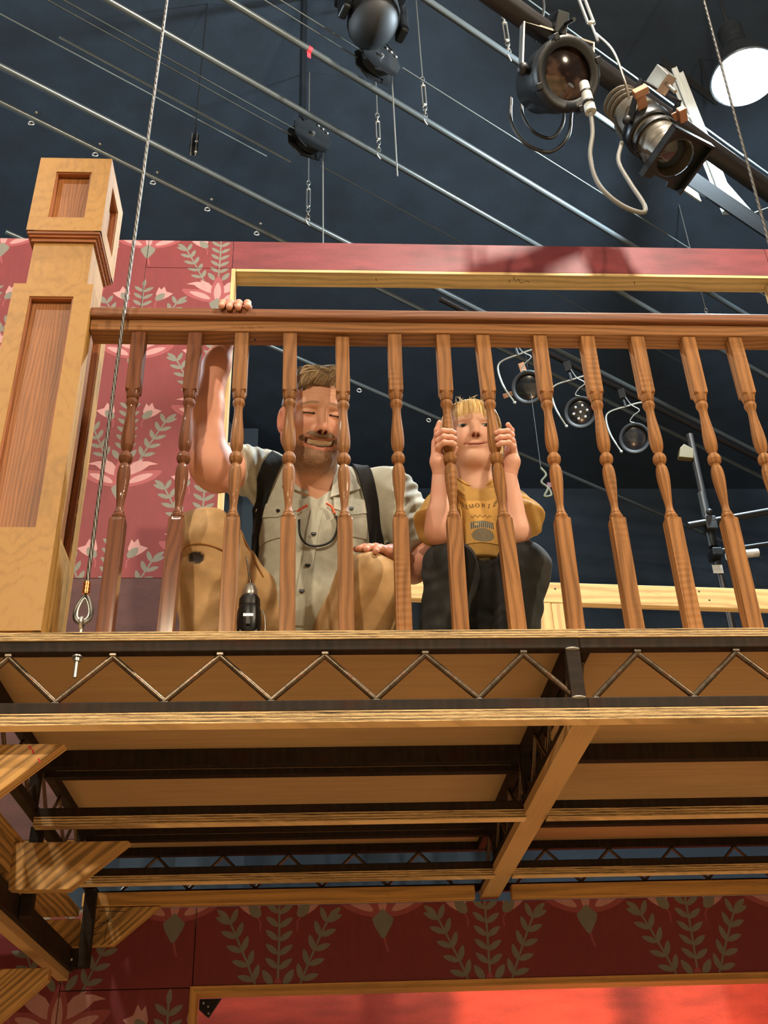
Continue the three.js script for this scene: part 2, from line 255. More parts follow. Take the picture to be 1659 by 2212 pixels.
{ // upper wall, left of the opening: three faced panels on a timber frame, then the header
  const u = thing('scenery_flat', 'painted red floral scenery wall behind the railing, left of the wide opening', 'wall panel', [-1.6, 0.001, WZ]);
  wpart(u, 'frame', merge([bx(-3.4, 0.002, WZ - 0.06, 0.055, 0.04, WZ - 0.012), bx(-3.4, 2.83, WZ - 0.06, 0.055, 2.872, WZ - 0.012), bx(0.012, 0.04, WZ - 0.06, 0.055, 2.83, WZ - 0.012, 1), bx(-0.39, 0.04, WZ - 0.06, -0.35, 2.83, WZ - 0.012, 1), bx(-1.7, 0.04, WZ - 0.06, -1.66, 2.83, WZ - 0.012, 1), bx(-3.4, 0.04, WZ - 0.06, -3.36, 2.83, WZ - 0.012, 1)]), mat.pine, 'pale timber frame');
  for (const [x0, x1, y0, y1] of [[-1.68, -0.3475, 1.02, 2.884], [-0.3445, 0.060, 2.705, 2.884], [-0.3445, 0.060, 1.02, 2.702], [-3.4, -1.683, 1.02, 2.884]]) wpart(u, 'panel', printUV(bx(x0, y0, WZ - 0.012, x1, y1, WZ, 0, 0)), mat.print);
  for (const [x0, x1] of [[-3.4, -1.683], [-1.68, -0.3475], [-0.3445, 0.060]]) wpart(u, 'wainscot', bx(x0, 0.002, WZ - 0.012, x1, 1.018, WZ - 0.001), mat.plum, 'plain dark plum lower panel');
  wpart(u, 'jamb', bx(0.060, 0.002, WZ - 0.085, 0.078, 2.70, WZ + 0.002, 1), mat.pine, 'pale pine jamb of the opening');
  const h = thing('scenery_header', 'plain red painted header beam spanning the top of the wide opening', 'header beam', [1.4, 2.70, WZ]);
  wpart(h, 'face', bx(0.063, 2.703, WZ - 0.012, 2.70, 2.884, WZ), mat.redPaint);
  wpart(h, 'soffit', bx(0.080, 2.686, WZ - 0.10, 2.70, 2.702, WZ - 0.001), mat.pine, 'pale pine underside');
  for (const [x, dz] of [[0.75, 0], [1.40, 0], [1.42, 0.02], [2.02, 0]]) wpart(h, 'pencil_mark', bar(V(x, 2.6856, WZ - 0.035 + dz), V(x + 0.003, 2.6856, WZ - 0.055 + dz), 0.003, 0.0006), mat.black, 'pencil mark');
  wpart(h, 'pencil_mark', tube([V(1.43, 2.6857, WZ - 0.05), V(1.445, 2.6857, WZ - 0.03), V(1.46, 2.6857, WZ - 0.055), V(1.49, 2.6857, WZ - 0.04), V(1.50, 2.6857, WZ - 0.05)], 0.0012, 24, 4), mat.black, 'pencil scribble');
  wpart(h, 'top_rail', bx(0.063, 2.84, WZ - 0.09, 2.70, 2.878, WZ - 0.013), mat.pine);
  const r = thing('scenery_flat', 'painted red floral scenery wall at the far right end of the header', 'wall panel', [3.4, 0.001, WZ]);
  wpart(r, 'panel', printUV(bx(2.703, 0.002, WZ - 0.012, 4.2, 2.884, WZ)), mat.print);
  wpart(r, 'jamb', bx(2.685, 0.002, WZ - 0.085, 2.703, 2.684, WZ + 0.002, 1), mat.pine);
  wpart(r, 'frame', merge([bx(2.71, 0.03, WZ - 0.06, 2.75, 2.85, WZ - 0.013, 1), bx(4.15, 0.03, WZ - 0.06, 4.19, 2.85, WZ - 0.013, 1)]), mat.pine);
  // lower wall with the framed doorway
  const LT = -0.232, OT = -0.487, OX = 0.072;
  const l = thing('scenery_flat', 'painted red floral scenery wall under the deck, with a framed opening', 'wall panel', [0.4, FLOOR, WZ]);
  for (const [x0, x1, y0, y1] of [[-3.4, -1.05, FLOOR, LT], [-1.047, -0.3475, FLOOR, LT], [-0.3445, 0.0705, FLOOR, -0.4815], [-0.3445, 0.0705, -0.4785, LT], [0.0735, 2.75, OT, LT], [2.753, 4.2, FLOOR, LT]]) wpart(l, 'panel', printUV(bx(x0, y0, WZ - 0.012, x1, y1, WZ)), mat.print);
  wpart(l, 'frame', merge([bx(-3.4, LT - 0.05, WZ - 0.06, 4.2, LT - 0.004, WZ - 0.013), bx(-3.4, FLOOR, WZ - 0.06, -3.36, LT - 0.05, WZ - 0.013, 1), bx(4.15, FLOOR, WZ - 0.06, 4.19, LT - 0.05, WZ - 0.013, 1), bx(-0.37, FLOOR, WZ - 0.06, -0.33, LT - 0.05, WZ - 0.013, 1)]), mat.pine);
  wpart(l, 'leak_backing', merge([bx(-3.39, FLOOR + 0.001, WZ - 0.066, 0.064, LT - 0.002, WZ - 0.061), bx(0.064, OT + 0.012, WZ - 0.066, 4.19, LT - 0.002, WZ - 0.061)]), mat.black);  // unseen black sheet, added to stop lamp light leaking through the seams
  const tr = (pts) => prism(pts, WZ - 0.10, WZ + 0.004);
  wpart(l, 'opening_trim', grainUV(tr([[0.0655, -0.4765], [2.755, -0.4765], [2.755, -0.497], [0.085, -0.497]]), 0), mat.ledger, 'pale mitred trim over the opening');
  wpart(l, 'opening_trim', grainUV(tr([[0.0655, -0.4765], [0.085, -0.497], [0.085, FLOOR], [0.0655, FLOOR]]), 1), mat.ledger, 'pale mitred trim beside the opening');
  // black corner bracket in the opening
  const b = thing('corner_bracket', 'small black metal corner bracket in the top left of the lower opening', 'bracket', [0.10, -0.51, WZ - 0.12]);
  wpart(b, 'plate', prism([[0.086, -0.498], [0.158, -0.498], [0.118, -0.556], [0.086, -0.530]], WZ - 0.12, WZ - 0.105, 0.002), mat.blackMetal);
  for (const [x, y] of [[0.10, -0.512], [0.116, -0.522], [0.118, -0.542]]) wpart(b, 'screw', ball(V(x, y, WZ - 0.104), 0.0035, 1, 1, 0.5, 8), mat.zinc);
  // the plain red wall of the room behind the opening
  const k = thing('scenery_flat', 'plain bright red wall seen through the lower opening', 'wall panel', [1.6, FLOOR, -2.60]);
  wpart(k, 'panel', bx(-0.6, FLOOR, -2.66, 4.2, -0.26, -2.60), mat.redPaintWarm);
  wpart(k, 'base', bx(-0.6, FLOOR, -2.60, 4.2, FLOOR + 0.12, -2.585), mat.plum);
  // timber rail along the top of the lower wall, cut away where the platform joists pass
  for (const [x0, x1, lab] of [[-0.30, 1.0, 'pale timber rail under the left deck, along the top of the red wall'], [1.125, 3.2, 'pale timber rail under the right deck, along the top of the red wall']]) single('timber_rail', lab, 'timber', bx(x0, -0.232, WZ + 0.004, x1, -0.187, WZ + 0.042, 0, 0.003), mat.ledger);
}
// ---------------------------------------------------------------- the raised deck: two steel-framed platforms side by side
function edgeUV(g, y0, y1) { const p = g.attributes.position, o = rnd(), uv = new Float32Array(p.count * 2); const n = g.attributes.normal; for (let i = 0; i < p.count; i++) { const f = Math.abs(n.getY(i)) > 0.5; uv[2 * i] = f ? p.getX(i) / 6 + p.getZ(i) / 9 + o : (p.getX(i) + p.getZ(i)) / 0.8 + o; uv[2 * i + 1] = f ? 0.075 : 0.02 + 0.96 * (p.getY(i) - y0) / (y1 - y0); } g.setAttribute('uv', new THREE.BufferAttribute(uv, 2)); return g; }
const plyBar = (x0, y0, z0, x1, y1, z1, along = 0) => { const g = bx(x0, y0, z0, x1, y1, z1, along); return edgeUV(g, y0, y1); };
const FZ = 0.047, TB = 0.028;                       // front face of the deck, width of the steel tube
function steelBox(x0, y0, z0, x1, y1, z1, axis = 0) { return bx(x0, y0, z0, x1, y1, z1, axis, 0.003, 0.25, 0.6); }
function platform(x0, x1, label, tops, bots, postX) {
  const o = thing('stage_platform', label, 'platform', [(x0 + x1) / 2, 0, -0.8], 'platforms of the raised deck');
  const B = -1.628, add = (n, g, m, l) => wpart(o, n, g, m, l);
  add('deck_panel', bx(x0, -0.019, B, x1, -0.0015, FZ - 0.006, 0, 0, 0.9, 1.4), mat.deck, 'plywood deck panel'); add('deck_surface', bx(x0, -0.0015, B, x1, 0, FZ - 0.006, 0, 0, 1.2, 1.2), mat.deckTop, 'pale top ply of the deck');
  add('deck_edge', plyBar(x0, -0.0192, FZ - 0.006, x1, 0.0003, FZ), mat.plyEdge, 'raw plywood edge');
  // front frame: top tube, bottom tube, strip of plywood under it
  add('top_tube', steelBox(x0, -0.046, FZ - 0.003 - TB, x1, -0.0195, FZ - 0.003), mat.steel);
  add('bottom_tube', steelBox(x0, -0.188, FZ - 0.003 - TB, x1, -0.162, FZ - 0.003), mat.steel);
  add('plywood_strip', plyBar(x0, -0.214, FZ - 0.036, x1, -0.1885, FZ), mat.plyEdge, 'rough plywood strip');
  const zf = FZ - 0.003 - TB / 2;
  const zig = (list, y0, y1, put) => { for (let i = 0; i + 1 < list.length; i++) put(list[i], list[i + 1]); };
  const pts = [...tops.map((x) => [x, -0.052]), ...bots.map((x) => [x, -0.157])].sort((a, b) => a[0] - b[0]);
  zig(pts, 0, 0, (a, b) => { if (Math.abs(a[1] - b[1]) > 0.01) add('truss_rod', merge([rod(V(a[0], a[1], zf), V(b[0], b[1], zf), 0.0066, 10), ball(V(a[0], a[1], zf), 0.0066, 1, 1, 1, 8), ball(V(b[0], b[1], zf), 0.0066, 1, 1, 1, 8)]), mat.rodSteel); });
  for (const x of tops) if (x > x0 && x < x1) add('weld_block', bx(x - 0.008, -0.053, zf - 0.006, x + 0.008, -0.0445, zf + 0.009, 0, 0.002), mat.weld);
  for (const x of bots) if (x > x0 && x < x1) add('weld_bead', ball(V(x, -0.161, zf + 0.003), 0.006, 2.0, 0.55, 1.2, 10), mat.weld);
  for (const px of postX) { add('corner_post', steelBox(px - 0.0165, -0.164, FZ - 0.004 - TB, px + 0.0165, -0.044, FZ - 0.004, 1), mat.steel); for (const y of [-0.046, -0.162]) add('weld_bead', ball(V(px, y, FZ - 0.005), 0.006, 3.0, 0.8, 0.7, 10), mat.weld); }
  // cross members: a channel under the deck, a tube with a plywood strip below
  for (const z of [-0.632, -1.248]) {
    add('deck_channel', merge([bx(x0 + 0.03, -0.066, z - 0.004, x1 - 0.03, -0.0195, z, 0, 0, 0.25, 0.6), bx(x0 + 0.03, -0.066, z - 0.03, x1 - 0.03, -0.062, z - 0.004, 0, 0, 0.25, 0.6), bx(x0 + 0.03, -0.0235, z - 0.03, x1 - 0.03, -0.0195, z - 0.004, 0, 0, 0.25, 0.6)]), mat.steel);
    if (x0 < 0) add('angle_bar', merge([bx(x0 + 0.03, -0.079, z - 0.036, x1 - 0.03, -0.066, z - 0.032, 0, 0, 0.25, 0.6), bx(x0 + 0.03, -0.083, z - 0.060, x1 - 0.03, -0.079, z - 0.032, 0, 0, 0.25, 0.6)]), mat.steel);
    add('bottom_tube', steelBox(x0 + 0.03, -0.200, z - TB, x1 - 0.03, -0.176, z), mat.steel);
    add('plywood_strip', plyBar(x0 + 0.028, -0.224, z - 0.034, x1 - 0.03, -0.2005, z + 0.002), mat.plyEdge, 'rough plywood strip');
  }
  // rear truss
  const zr = B + 0.035;
  add('top_tube', steelBox(x0, -0.048, zr - TB, x1, -0.0195, zr), mat.steel);
  add('bottom_tube', steelBox(x0, -0.188, zr - TB, x1, -0.162, zr), mat.steel);
  for (let x = x0 + 0.1, k = 0; x + 0.113 < x1 - 0.02; x += 0.113, k++) add('truss_rod', rod(V(x, k % 2 ? -0.05 : -0.16, zr - 0.014), V(x + 0.113, k % 2 ? -0.16 : -0.05, zr - 0.014), 0.0055, 8), mat.rodSteel);
  // side frames
  for (const s of [0, 1]) {
    const a = s ? x1 - TB - 0.001 : x0 + 0.001, b = a + TB, c = (a + b) / 2;
    add('side_tube', steelBox(a, -0.046, zr + 0.001, b, -0.0196, FZ - 0.033, 2), mat.steel);
    add('side_tube', steelBox(a, -0.188, zr + 0.001, b, -0.162, FZ - 0.033, 2), mat.steel);
    let z = FZ - 0.06, k = 0;
    for (; z - 0.115 > zr; z -= 0.115, k++) add('truss_rod', rod(V(c, k % 2 ? -0.157 : -0.052, z), V(c, k % 2 ? -0.052 : -0.157, z - 0.115), 0.0055, 8), mat.rodSteel);
    for (const zz of [-0.632, -1.248]) add('side_post', steelBox(a, -0.163, zz - TB, b, -0.045, zz, 1), mat.steel);
  }
  return o;
}
platform(-0.292, 1.0610, 'left steel-truss platform with plywood deck, carrying the man and boy', [-0.194, 0.03, 0.262, 0.492, 0.714, 0.934], [-0.29, -0.081, 0.149, 0.376, 0.602, 0.826, 1.038], [1.0435]);
platform(1.0612, 2.42, 'right steel-truss platform with plywood deck, beyond the joint', [1.192, 1.418, 1.643, 1.868, 2.093, 2.31], [1.083, 1.302, 1.527, 1.752, 1.977, 2.2], [2.40]);
// plywood strip under the joint of the two platforms, running back
{ const g = bx(1.027, -0.2155, -1.60, 1.089, -0.1885, 0.011, 2, 0, 0.3, 0.8); single('joist_strip', 'long plywood strip under the joint of the two platforms, running back', 'timber', g, mat.plyFace); }
// bolt under the top tube, below the eye of the cable
{ const b = thing('hanger_bolt', 'zinc bolt with nut under the left truss tube, below the cable', 'bolt', [-0.047, -0.06, 0.030]);
  part(b, 'shank', new THREE.CylinderGeometry(0.0048, 0.0048, 0.044, 10).translate(0, -0.018, 0), mat.zinc); part(b, 'nut', new THREE.CylinderGeometry(0.0088, 0.0088, 0.008, 6).translate(0, 0.002, 0), mat.zinc); part(b, 'washer', new THREE.CylinderGeometry(0.0125, 0.0125, 0.003, 16).translate(0, 0.0085, 0), mat.zinc); }

// ---------------------------------------------------------------- balustrade
const sqR = 0.0182;
function balusterGeo(off) {
  // [y, turned radius]; 1 means the square stays
  const Pf = [[0.0, 1], [0.309, 1], [0.313, 0.0262], [0.3160, 0.0236], [0.3178, 0.020], [0.3186, 0.0135], [0.3200, 0.0142], [0.3228, 0.0160], [0.3262, 0.0166], [0.3300, 0.0158], [0.3330, 0.0138], [0.3345, 0.0122], [0.3362, 0.0124], [0.3382, 0.0128], [0.3402, 0.0120], [0.3430, 0.0104], [0.3500, 0.0092], [0.3600, 0.0090], [0.372, 0.0099], [0.386, 0.0114], [0.403, 0.0131], [0.420, 0.0147], [0.436, 0.0158], [0.450, 0.0161], [0.462, 0.0155], [0.471, 0.0142], [0.478, 0.0118], [0.4815, 0.0092], [0.4832, 0.0086], [0.4842, 0.0092], [0.4868, 0.0126], [0.4905, 0.0152], [0.4955, 0.0168], [0.5004, 0.0172], [0.5052, 0.0168], [0.5100, 0.0152], [0.5138, 0.0126], [0.5162, 0.0094], [0.5176, 0.0086], [0.5192, 0.0090], [0.5230, 0.0112], [0.5290, 0.0138], [0.538, 0.0158], [0.549, 0.0168], [0.560, 0.0169], [0.575, 0.0163], [0.592, 0.0151], [0.610, 0.0134], [0.628, 0.0118], [0.643, 0.0109], [0.655, 0.0109], [0.6605, 0.0118], [0.6635, 0.0134], [0.667, 0.0148], [0.6715, 0.0158], [0.6755, 0.0160], [0.679, 0.0152], [0.6812, 0.0136], [0.6822, 0.0120], [0.6834, 0.0136], [0.6850, 0.0150], [0.6925, 0.0164], [0.7000, 0.0175], [0.7048, 0.0183], [0.7062, 0.0215], [0.7085, 0.0246], [0.711, 1], [0.9010, 1]];
  const A = []; for (let q = 0; q < 4; q++) for (const d of [0, 12, 24, 34, 40, 43.6, 46.4, 50, 56, 66, 78]) A.push((q * 90 + d) * Math.PI / 180);
  const n = A.length, pos = [], uv = [], idx = [];
  Pf.forEach(([y, rho]) => { for (let i = 0; i <= n; i++) { const a = A[i % n], sq = sqR / Math.max(Math.abs(Math.cos(a)), Math.abs(Math.sin(a))), r = Math.min(sq, rho, 0.0250); pos.push(Math.cos(a) * r, y, Math.sin(a) * r); uv.push((i / n) * 0.145 / 0.3 + off[0], y / 1.2 + off[1]); } });
  for (let j = 0; j + 1 < Pf.length; j++) for (let i = 0; i < n; i++) { const a = j * (n + 1) + i, b = a + n + 1; idx.push(a, b, a + 1, a + 1, b, b + 1); }
  const top = pos.length / 3; for (const [j, f] of [[0, 1], [Pf.length - 1, 0]]) { const c = pos.length / 3; pos.push(0, Pf[j][0], 0); uv.push(off[0], off[1]); for (let i = 0; i < n; i++) { const a = j * (n + 1) + i; f ? idx.push(c, a, a + 1) : idx.push(c, a + 1, a); } }
  const g = new THREE.BufferGeometry(); g.setAttribute('position', new THREE.Float32BufferAttribute(pos, 3)); g.setAttribute('uv', new THREE.Float32BufferAttribute(uv, 2)); g.setIndex(idx);
  return toCreasedNormals(g, 0.6);
}
{ const o = thing('balustrade', 'stained wooden balustrade of turned spindles and handrail along the deck edge', 'railing', [0.8, 0, 0]);
  const G = [0, 1, 2, 3, 4].map((k) => balusterGeo([k * 0.37, k * 0.23]));
  const xb = [0.0, 0.134, 0.271, 0.407, 0.541, 0.672, 0.802, 0.934, 1.068, 1.207, 1.344, 1.486, 1.62], xm = [-0.0, 0.1417, 0.2717, 0.4103, 0.5458, 0.6771, 0.808, 0.9408, 1.0733, 1.2083, 1.3458, 1.4838, 1.62];
  for (let k = 13; k < 19; k++) { xb.push(1.62 + 0.136 * (k - 12)); xm.push(xb[k]); }
  const mats = [rail2, rail2, mat.rail, mat.rail, mat.rail, rippled, rippled, rail3, rail3, rippled2, rippled2, rail3, rippled2];
  xb.forEach((x, i) => { const m = part(o, 'baluster', G[(i * 3) % 5], mats[i % mats.length]); m.position.set(x - 0.8, 0.0005, 0); m.rotation.z = Math.atan2(xb[i] - xm[i], 0.47); if (i === 0 || i === 4) m.rotation.y = Math.PI / 2; if (i % 4 === 3) m.rotation.y = Math.PI; });
  const X0 = -0.1295, X1 = 2.62;
  // handrail: profile in z, y swept along x
  const s = new THREE.Shape(); s.moveTo(-0.050, 0.9385); s.lineTo(0.029, 0.9385); s.quadraticCurveTo(0.037, 0.9388, 0.0375, 0.947); s.lineTo(0.0365, 0.962); s.quadraticCurveTo(0.036, 0.9735, 0.024, 0.9745); s.lineTo(-0.045, 0.9745); s.quadraticCurveTo(-0.055, 0.9740, -0.055, 0.963); s.lineTo(-0.055, 0.945); s.quadraticCurveTo(-0.055, 0.9385, -0.050, 0.9385);
  const hg = new THREE.ExtrudeGeometry(s, { depth: X1 - X0, bevelEnabled: false, curveSegments: 6 }); hg.rotateY(-Math.PI / 2); hg.scale(-1, 1, 1); { const ix = hg.index; if (!ix) { const p = hg.attributes.position.array; for (let i = 0; i < p.length; i += 9) for (let c = 0; c < 3; c++) { const t = p[i + 3 + c]; p[i + 3 + c] = p[i + 6 + c]; p[i + 6 + c] = t; } } } hg.computeVertexNormals();
  { hg.computeBoundingBox(); const bb = hg.boundingBox; hg.translate(X0 - bb.min.x, 0, 0); if (Math.abs(bb.max.z - 0.0375) > 0.004) { hg.rotateY(Math.PI); hg.computeBoundingBox(); hg.translate(X0 - hg.boundingBox.min.x, 0, 0); } }
  wpart(o, 'handrail', grainUV(hg, 0, 0.3, 1.5), mat.railDark, 'rounded handrail');
  wpart(o, 'apron', bx(X0, 0.9008, -0.036, X1, 0.9383, 0.0225, 0, 0.002, 0.3, 1.5), mat.rail, 'rail board under the handrail');
  for (const x of [-0.055, 0.306, 1.9]) wpart(o, 'screw', rod(V(x, 0.8995, -0.012), V(x, 0.902, -0.012), 0.0035, 10), mat.black);
}
// ---------------------------------------------------------------- newel post
{ const X0 = -0.342, X1 = -0.130, ZF = 0.0455, ZB = ZF - 0.212;
  const o = thing('newel_post', 'tall square birch newel post with recessed panels and boxed cap', 'post', [(X0 + X1) / 2, 0, (ZF + ZB) / 2]);
  const c = o.position, put = (n, g, m, l) => part(o, n, g, m, l);
  // one faced box: four frames with recessed panels and inner mouldings, closed top and bottom
  function faced(n, half, y0, y1, rx, ry0, ry1, depth) {
    for (let k = 0; k < 4; k++) {
      const s = new THREE.Shape(); s.moveTo(-half, y0); s.lineTo(half, y0); s.lineTo(half, y1); s.lineTo(-half, y1); s.closePath();
      const h = new THREE.Path(); h.moveTo(-rx, ry0); h.lineTo(-rx, ry1); h.lineTo(rx, ry1); h.lineTo(rx, ry0); h.closePath(); s.holes.push(h);
      const g = new THREE.ExtrudeGeometry(s, { depth, bevelEnabled: false }); g.translate(0, 0, half - depth - (k % 2 ? 0.0004 : 0)); grainUV(g, 1, 0.55, 0.8); g.rotateY(k * Math.PI / 2);
      if (k % 2) g.scale(1, 1, 0.9995);
      const face = put(n + '_face', g, mat.newel);
      const p = bx(-rx - 0.004, ry0 - 0.004, half - depth - 0.006, rx + 0.004, ry1 + 0.004, half - depth - 0.0006, 1, 0, 0.16, 0.9); p.rotateY(k * Math.PI / 2); part(face, 'panel', p, mat.newelPanel, 'stained recessed panel');
      const mo = merge([bx(-rx, ry1 - 0.0045, half - depth, rx, ry1 + 0.0005, half - 0.004, 0), bx(-rx - 0.0005, ry0, half - depth, -rx + 0.0045, ry1 - 0.0045, half - 0.004, 1), bx(rx - 0.0045, ry0, half - depth, rx + 0.0005, ry1 - 0.0045, half - 0.004, 1)]); mo.rotateY(k * Math.PI / 2); part(face, 'moulding', mo, mat.newelMould);
    }
    const i = half - depth - 0.001; put(n + '_core', bx(-i, y0 + 0.0005, -i, i, y1 - 0.0005, i, 1), mat.newel);
  }
  faced('shaft', 0.106, 0.006, 1.043, 0.0580, 0.272, 0.997, 0.019);
  put('shim', merge([bx(-0.09, 0, -0.1, 0.09, 0.006, 0.098, 0)]), mat.newelMould);
  put('neck', bx(-0.082, 1.0432, -0.082, 0.082, 1.232, 0.082, 1, 0.001, 0.55, 0.8), mat.newel);
  put('cap_moulding', merge([bx(-0.089, 1.2215, -0.089, 0.089, 1.2325, 0.089, 0), bx(-0.095, 1.2327, -0.095, 0.095, 1.2405, 0.095, 0), bx(-0.1005, 1.2407, -0.1005, 0.1005, 1.2505, 0.1005, 0)]), mat.newelMould, 'stepped moulding under the cap');
  faced('cap', 0.1035, 1.2497, 1.549, 0.0505, 1.302, 1.492, 0.020);
  put('cap_top', bx(-0.1035, 1.549, -0.1035, 0.1035, 1.552, 0.1035, 0, 0.001, 0.55, 0.8), mat.newel);
}
// ---------------------------------------------------------------- hanging cables
function cable(label, a, b) {
  const o = thing('steel_cable', label, 'cable', [a.x, 0, 0.030], 'wire ropes holding the deck');
  const up = b.clone().sub(a).normalize(), at = (s) => a.clone().addScaledVector(up, s), L = a.distanceTo(b);
  const c = new THREE.CylinderGeometry(0.0046, 0.0046, L, 8, 1); c.rotateY(0.3); { const uv = c.attributes.uv; for (let i = 0; i < uv.count; i++) uv.setY(i, uv.getY(i) * L / 0.028); } along(c, a, b); wpart(o, 'wire_rope', c, mat.cable);
  const x = a.x, z = 0.030, y = a.y;   // thimble hangs below a
  const loop = []; for (let k = 0; k <= 20; k++) { const t = k / 20 * Math.PI * 2, w = 0.0165 * Math.sin(t) * (1 - 0.45 * Math.cos(t)), h = -0.036 - 0.034 * -Math.cos(t); loop.push(V(x + w * 1.02, y + h - 0.003, z)); }
  wpart(o, 'rope_eye', tube(loop.slice(0, 20), 0.0046, 44, 8, true), mat.cable);
  wpart(o, 'thimble', tube(loop.slice(0, 20).map((p) => V(x + (p.x - x) * 0.72, y - 0.039 + (p.y - y + 0.039) * 0.82, z)), 0.0034, 44, 8, true), mat.zinc, 'bright steel thimble');
  const f = merge([rod(a, at(0.030), 0.0078, 12), rod(at(0.003), at(0.008), 0.0088, 12), rod(at(0.012), at(0.018), 0.0088, 12), rod(at(0.022), at(0.027), 0.0088, 12)]); wpart(o, 'ferrule', f, mat.copper, 'copper crimp sleeve');
  const ey = []; for (let k = 0; k < 14; k++) { const t = k / 14 * 6.2832; ey.push(V(x, y - 0.074 + 0.0125 * Math.cos(t), z + 0.0125 * Math.sin(t))); } wpart(o, 'eye_bolt', merge([tube(ey, 0.0042, 30, 8, true), rod(V(x, 0.0005, z), V(x, y - 0.085, z), 0.0045, 10)]), mat.zinc);
}
cable('steel wire rope with copper sleeve hanging in front of the railing, beside the newel', V(-0.047, 0.104, 0.030), V(0.050, 7.2, 0.270));
cable('steel wire rope at the right edge, crossing the bright ceiling lamp', V(1.755, 0.104, 0.030), V(1.885, 7.2, 0.20));
// ---------------------------------------------------------------- pale timber guard rail in the wide opening
{ const o = thing('guard_rail', 'pale raw pine guard rail with one post, behind the boy in the opening', 'guard rail', [1.4, 0, -1.62]);
  const b = bx(-1.33, -0.046, -0.019, 1.29, 0.046, 0.019, 0, 0.003); b.rotateZ(-0.040); b.translate(0, 0.975, 0); part(o, 'board', b, mat.pine);
  part(o, 'post', bx(-0.045, 0.0005, -0.020, 0.005, 0.928, 0.018, 1, 0.003), mat.pine); part(o, 'post', bx(0.006, 0.0005, -0.020, 0.054, 0.926, 0.018, 1, 0.003), mat.pine);
  for (const [x, y] of [[-0.028, 0.992], [-0.06, 0.955], [0.03, 0.99], [0.62, 0.975], [0.655, 0.935]]) part(o, 'screw', ball(V(x, y, 0.0195), 0.0042, 1, 1, 0.35, 8), mat.black);
}
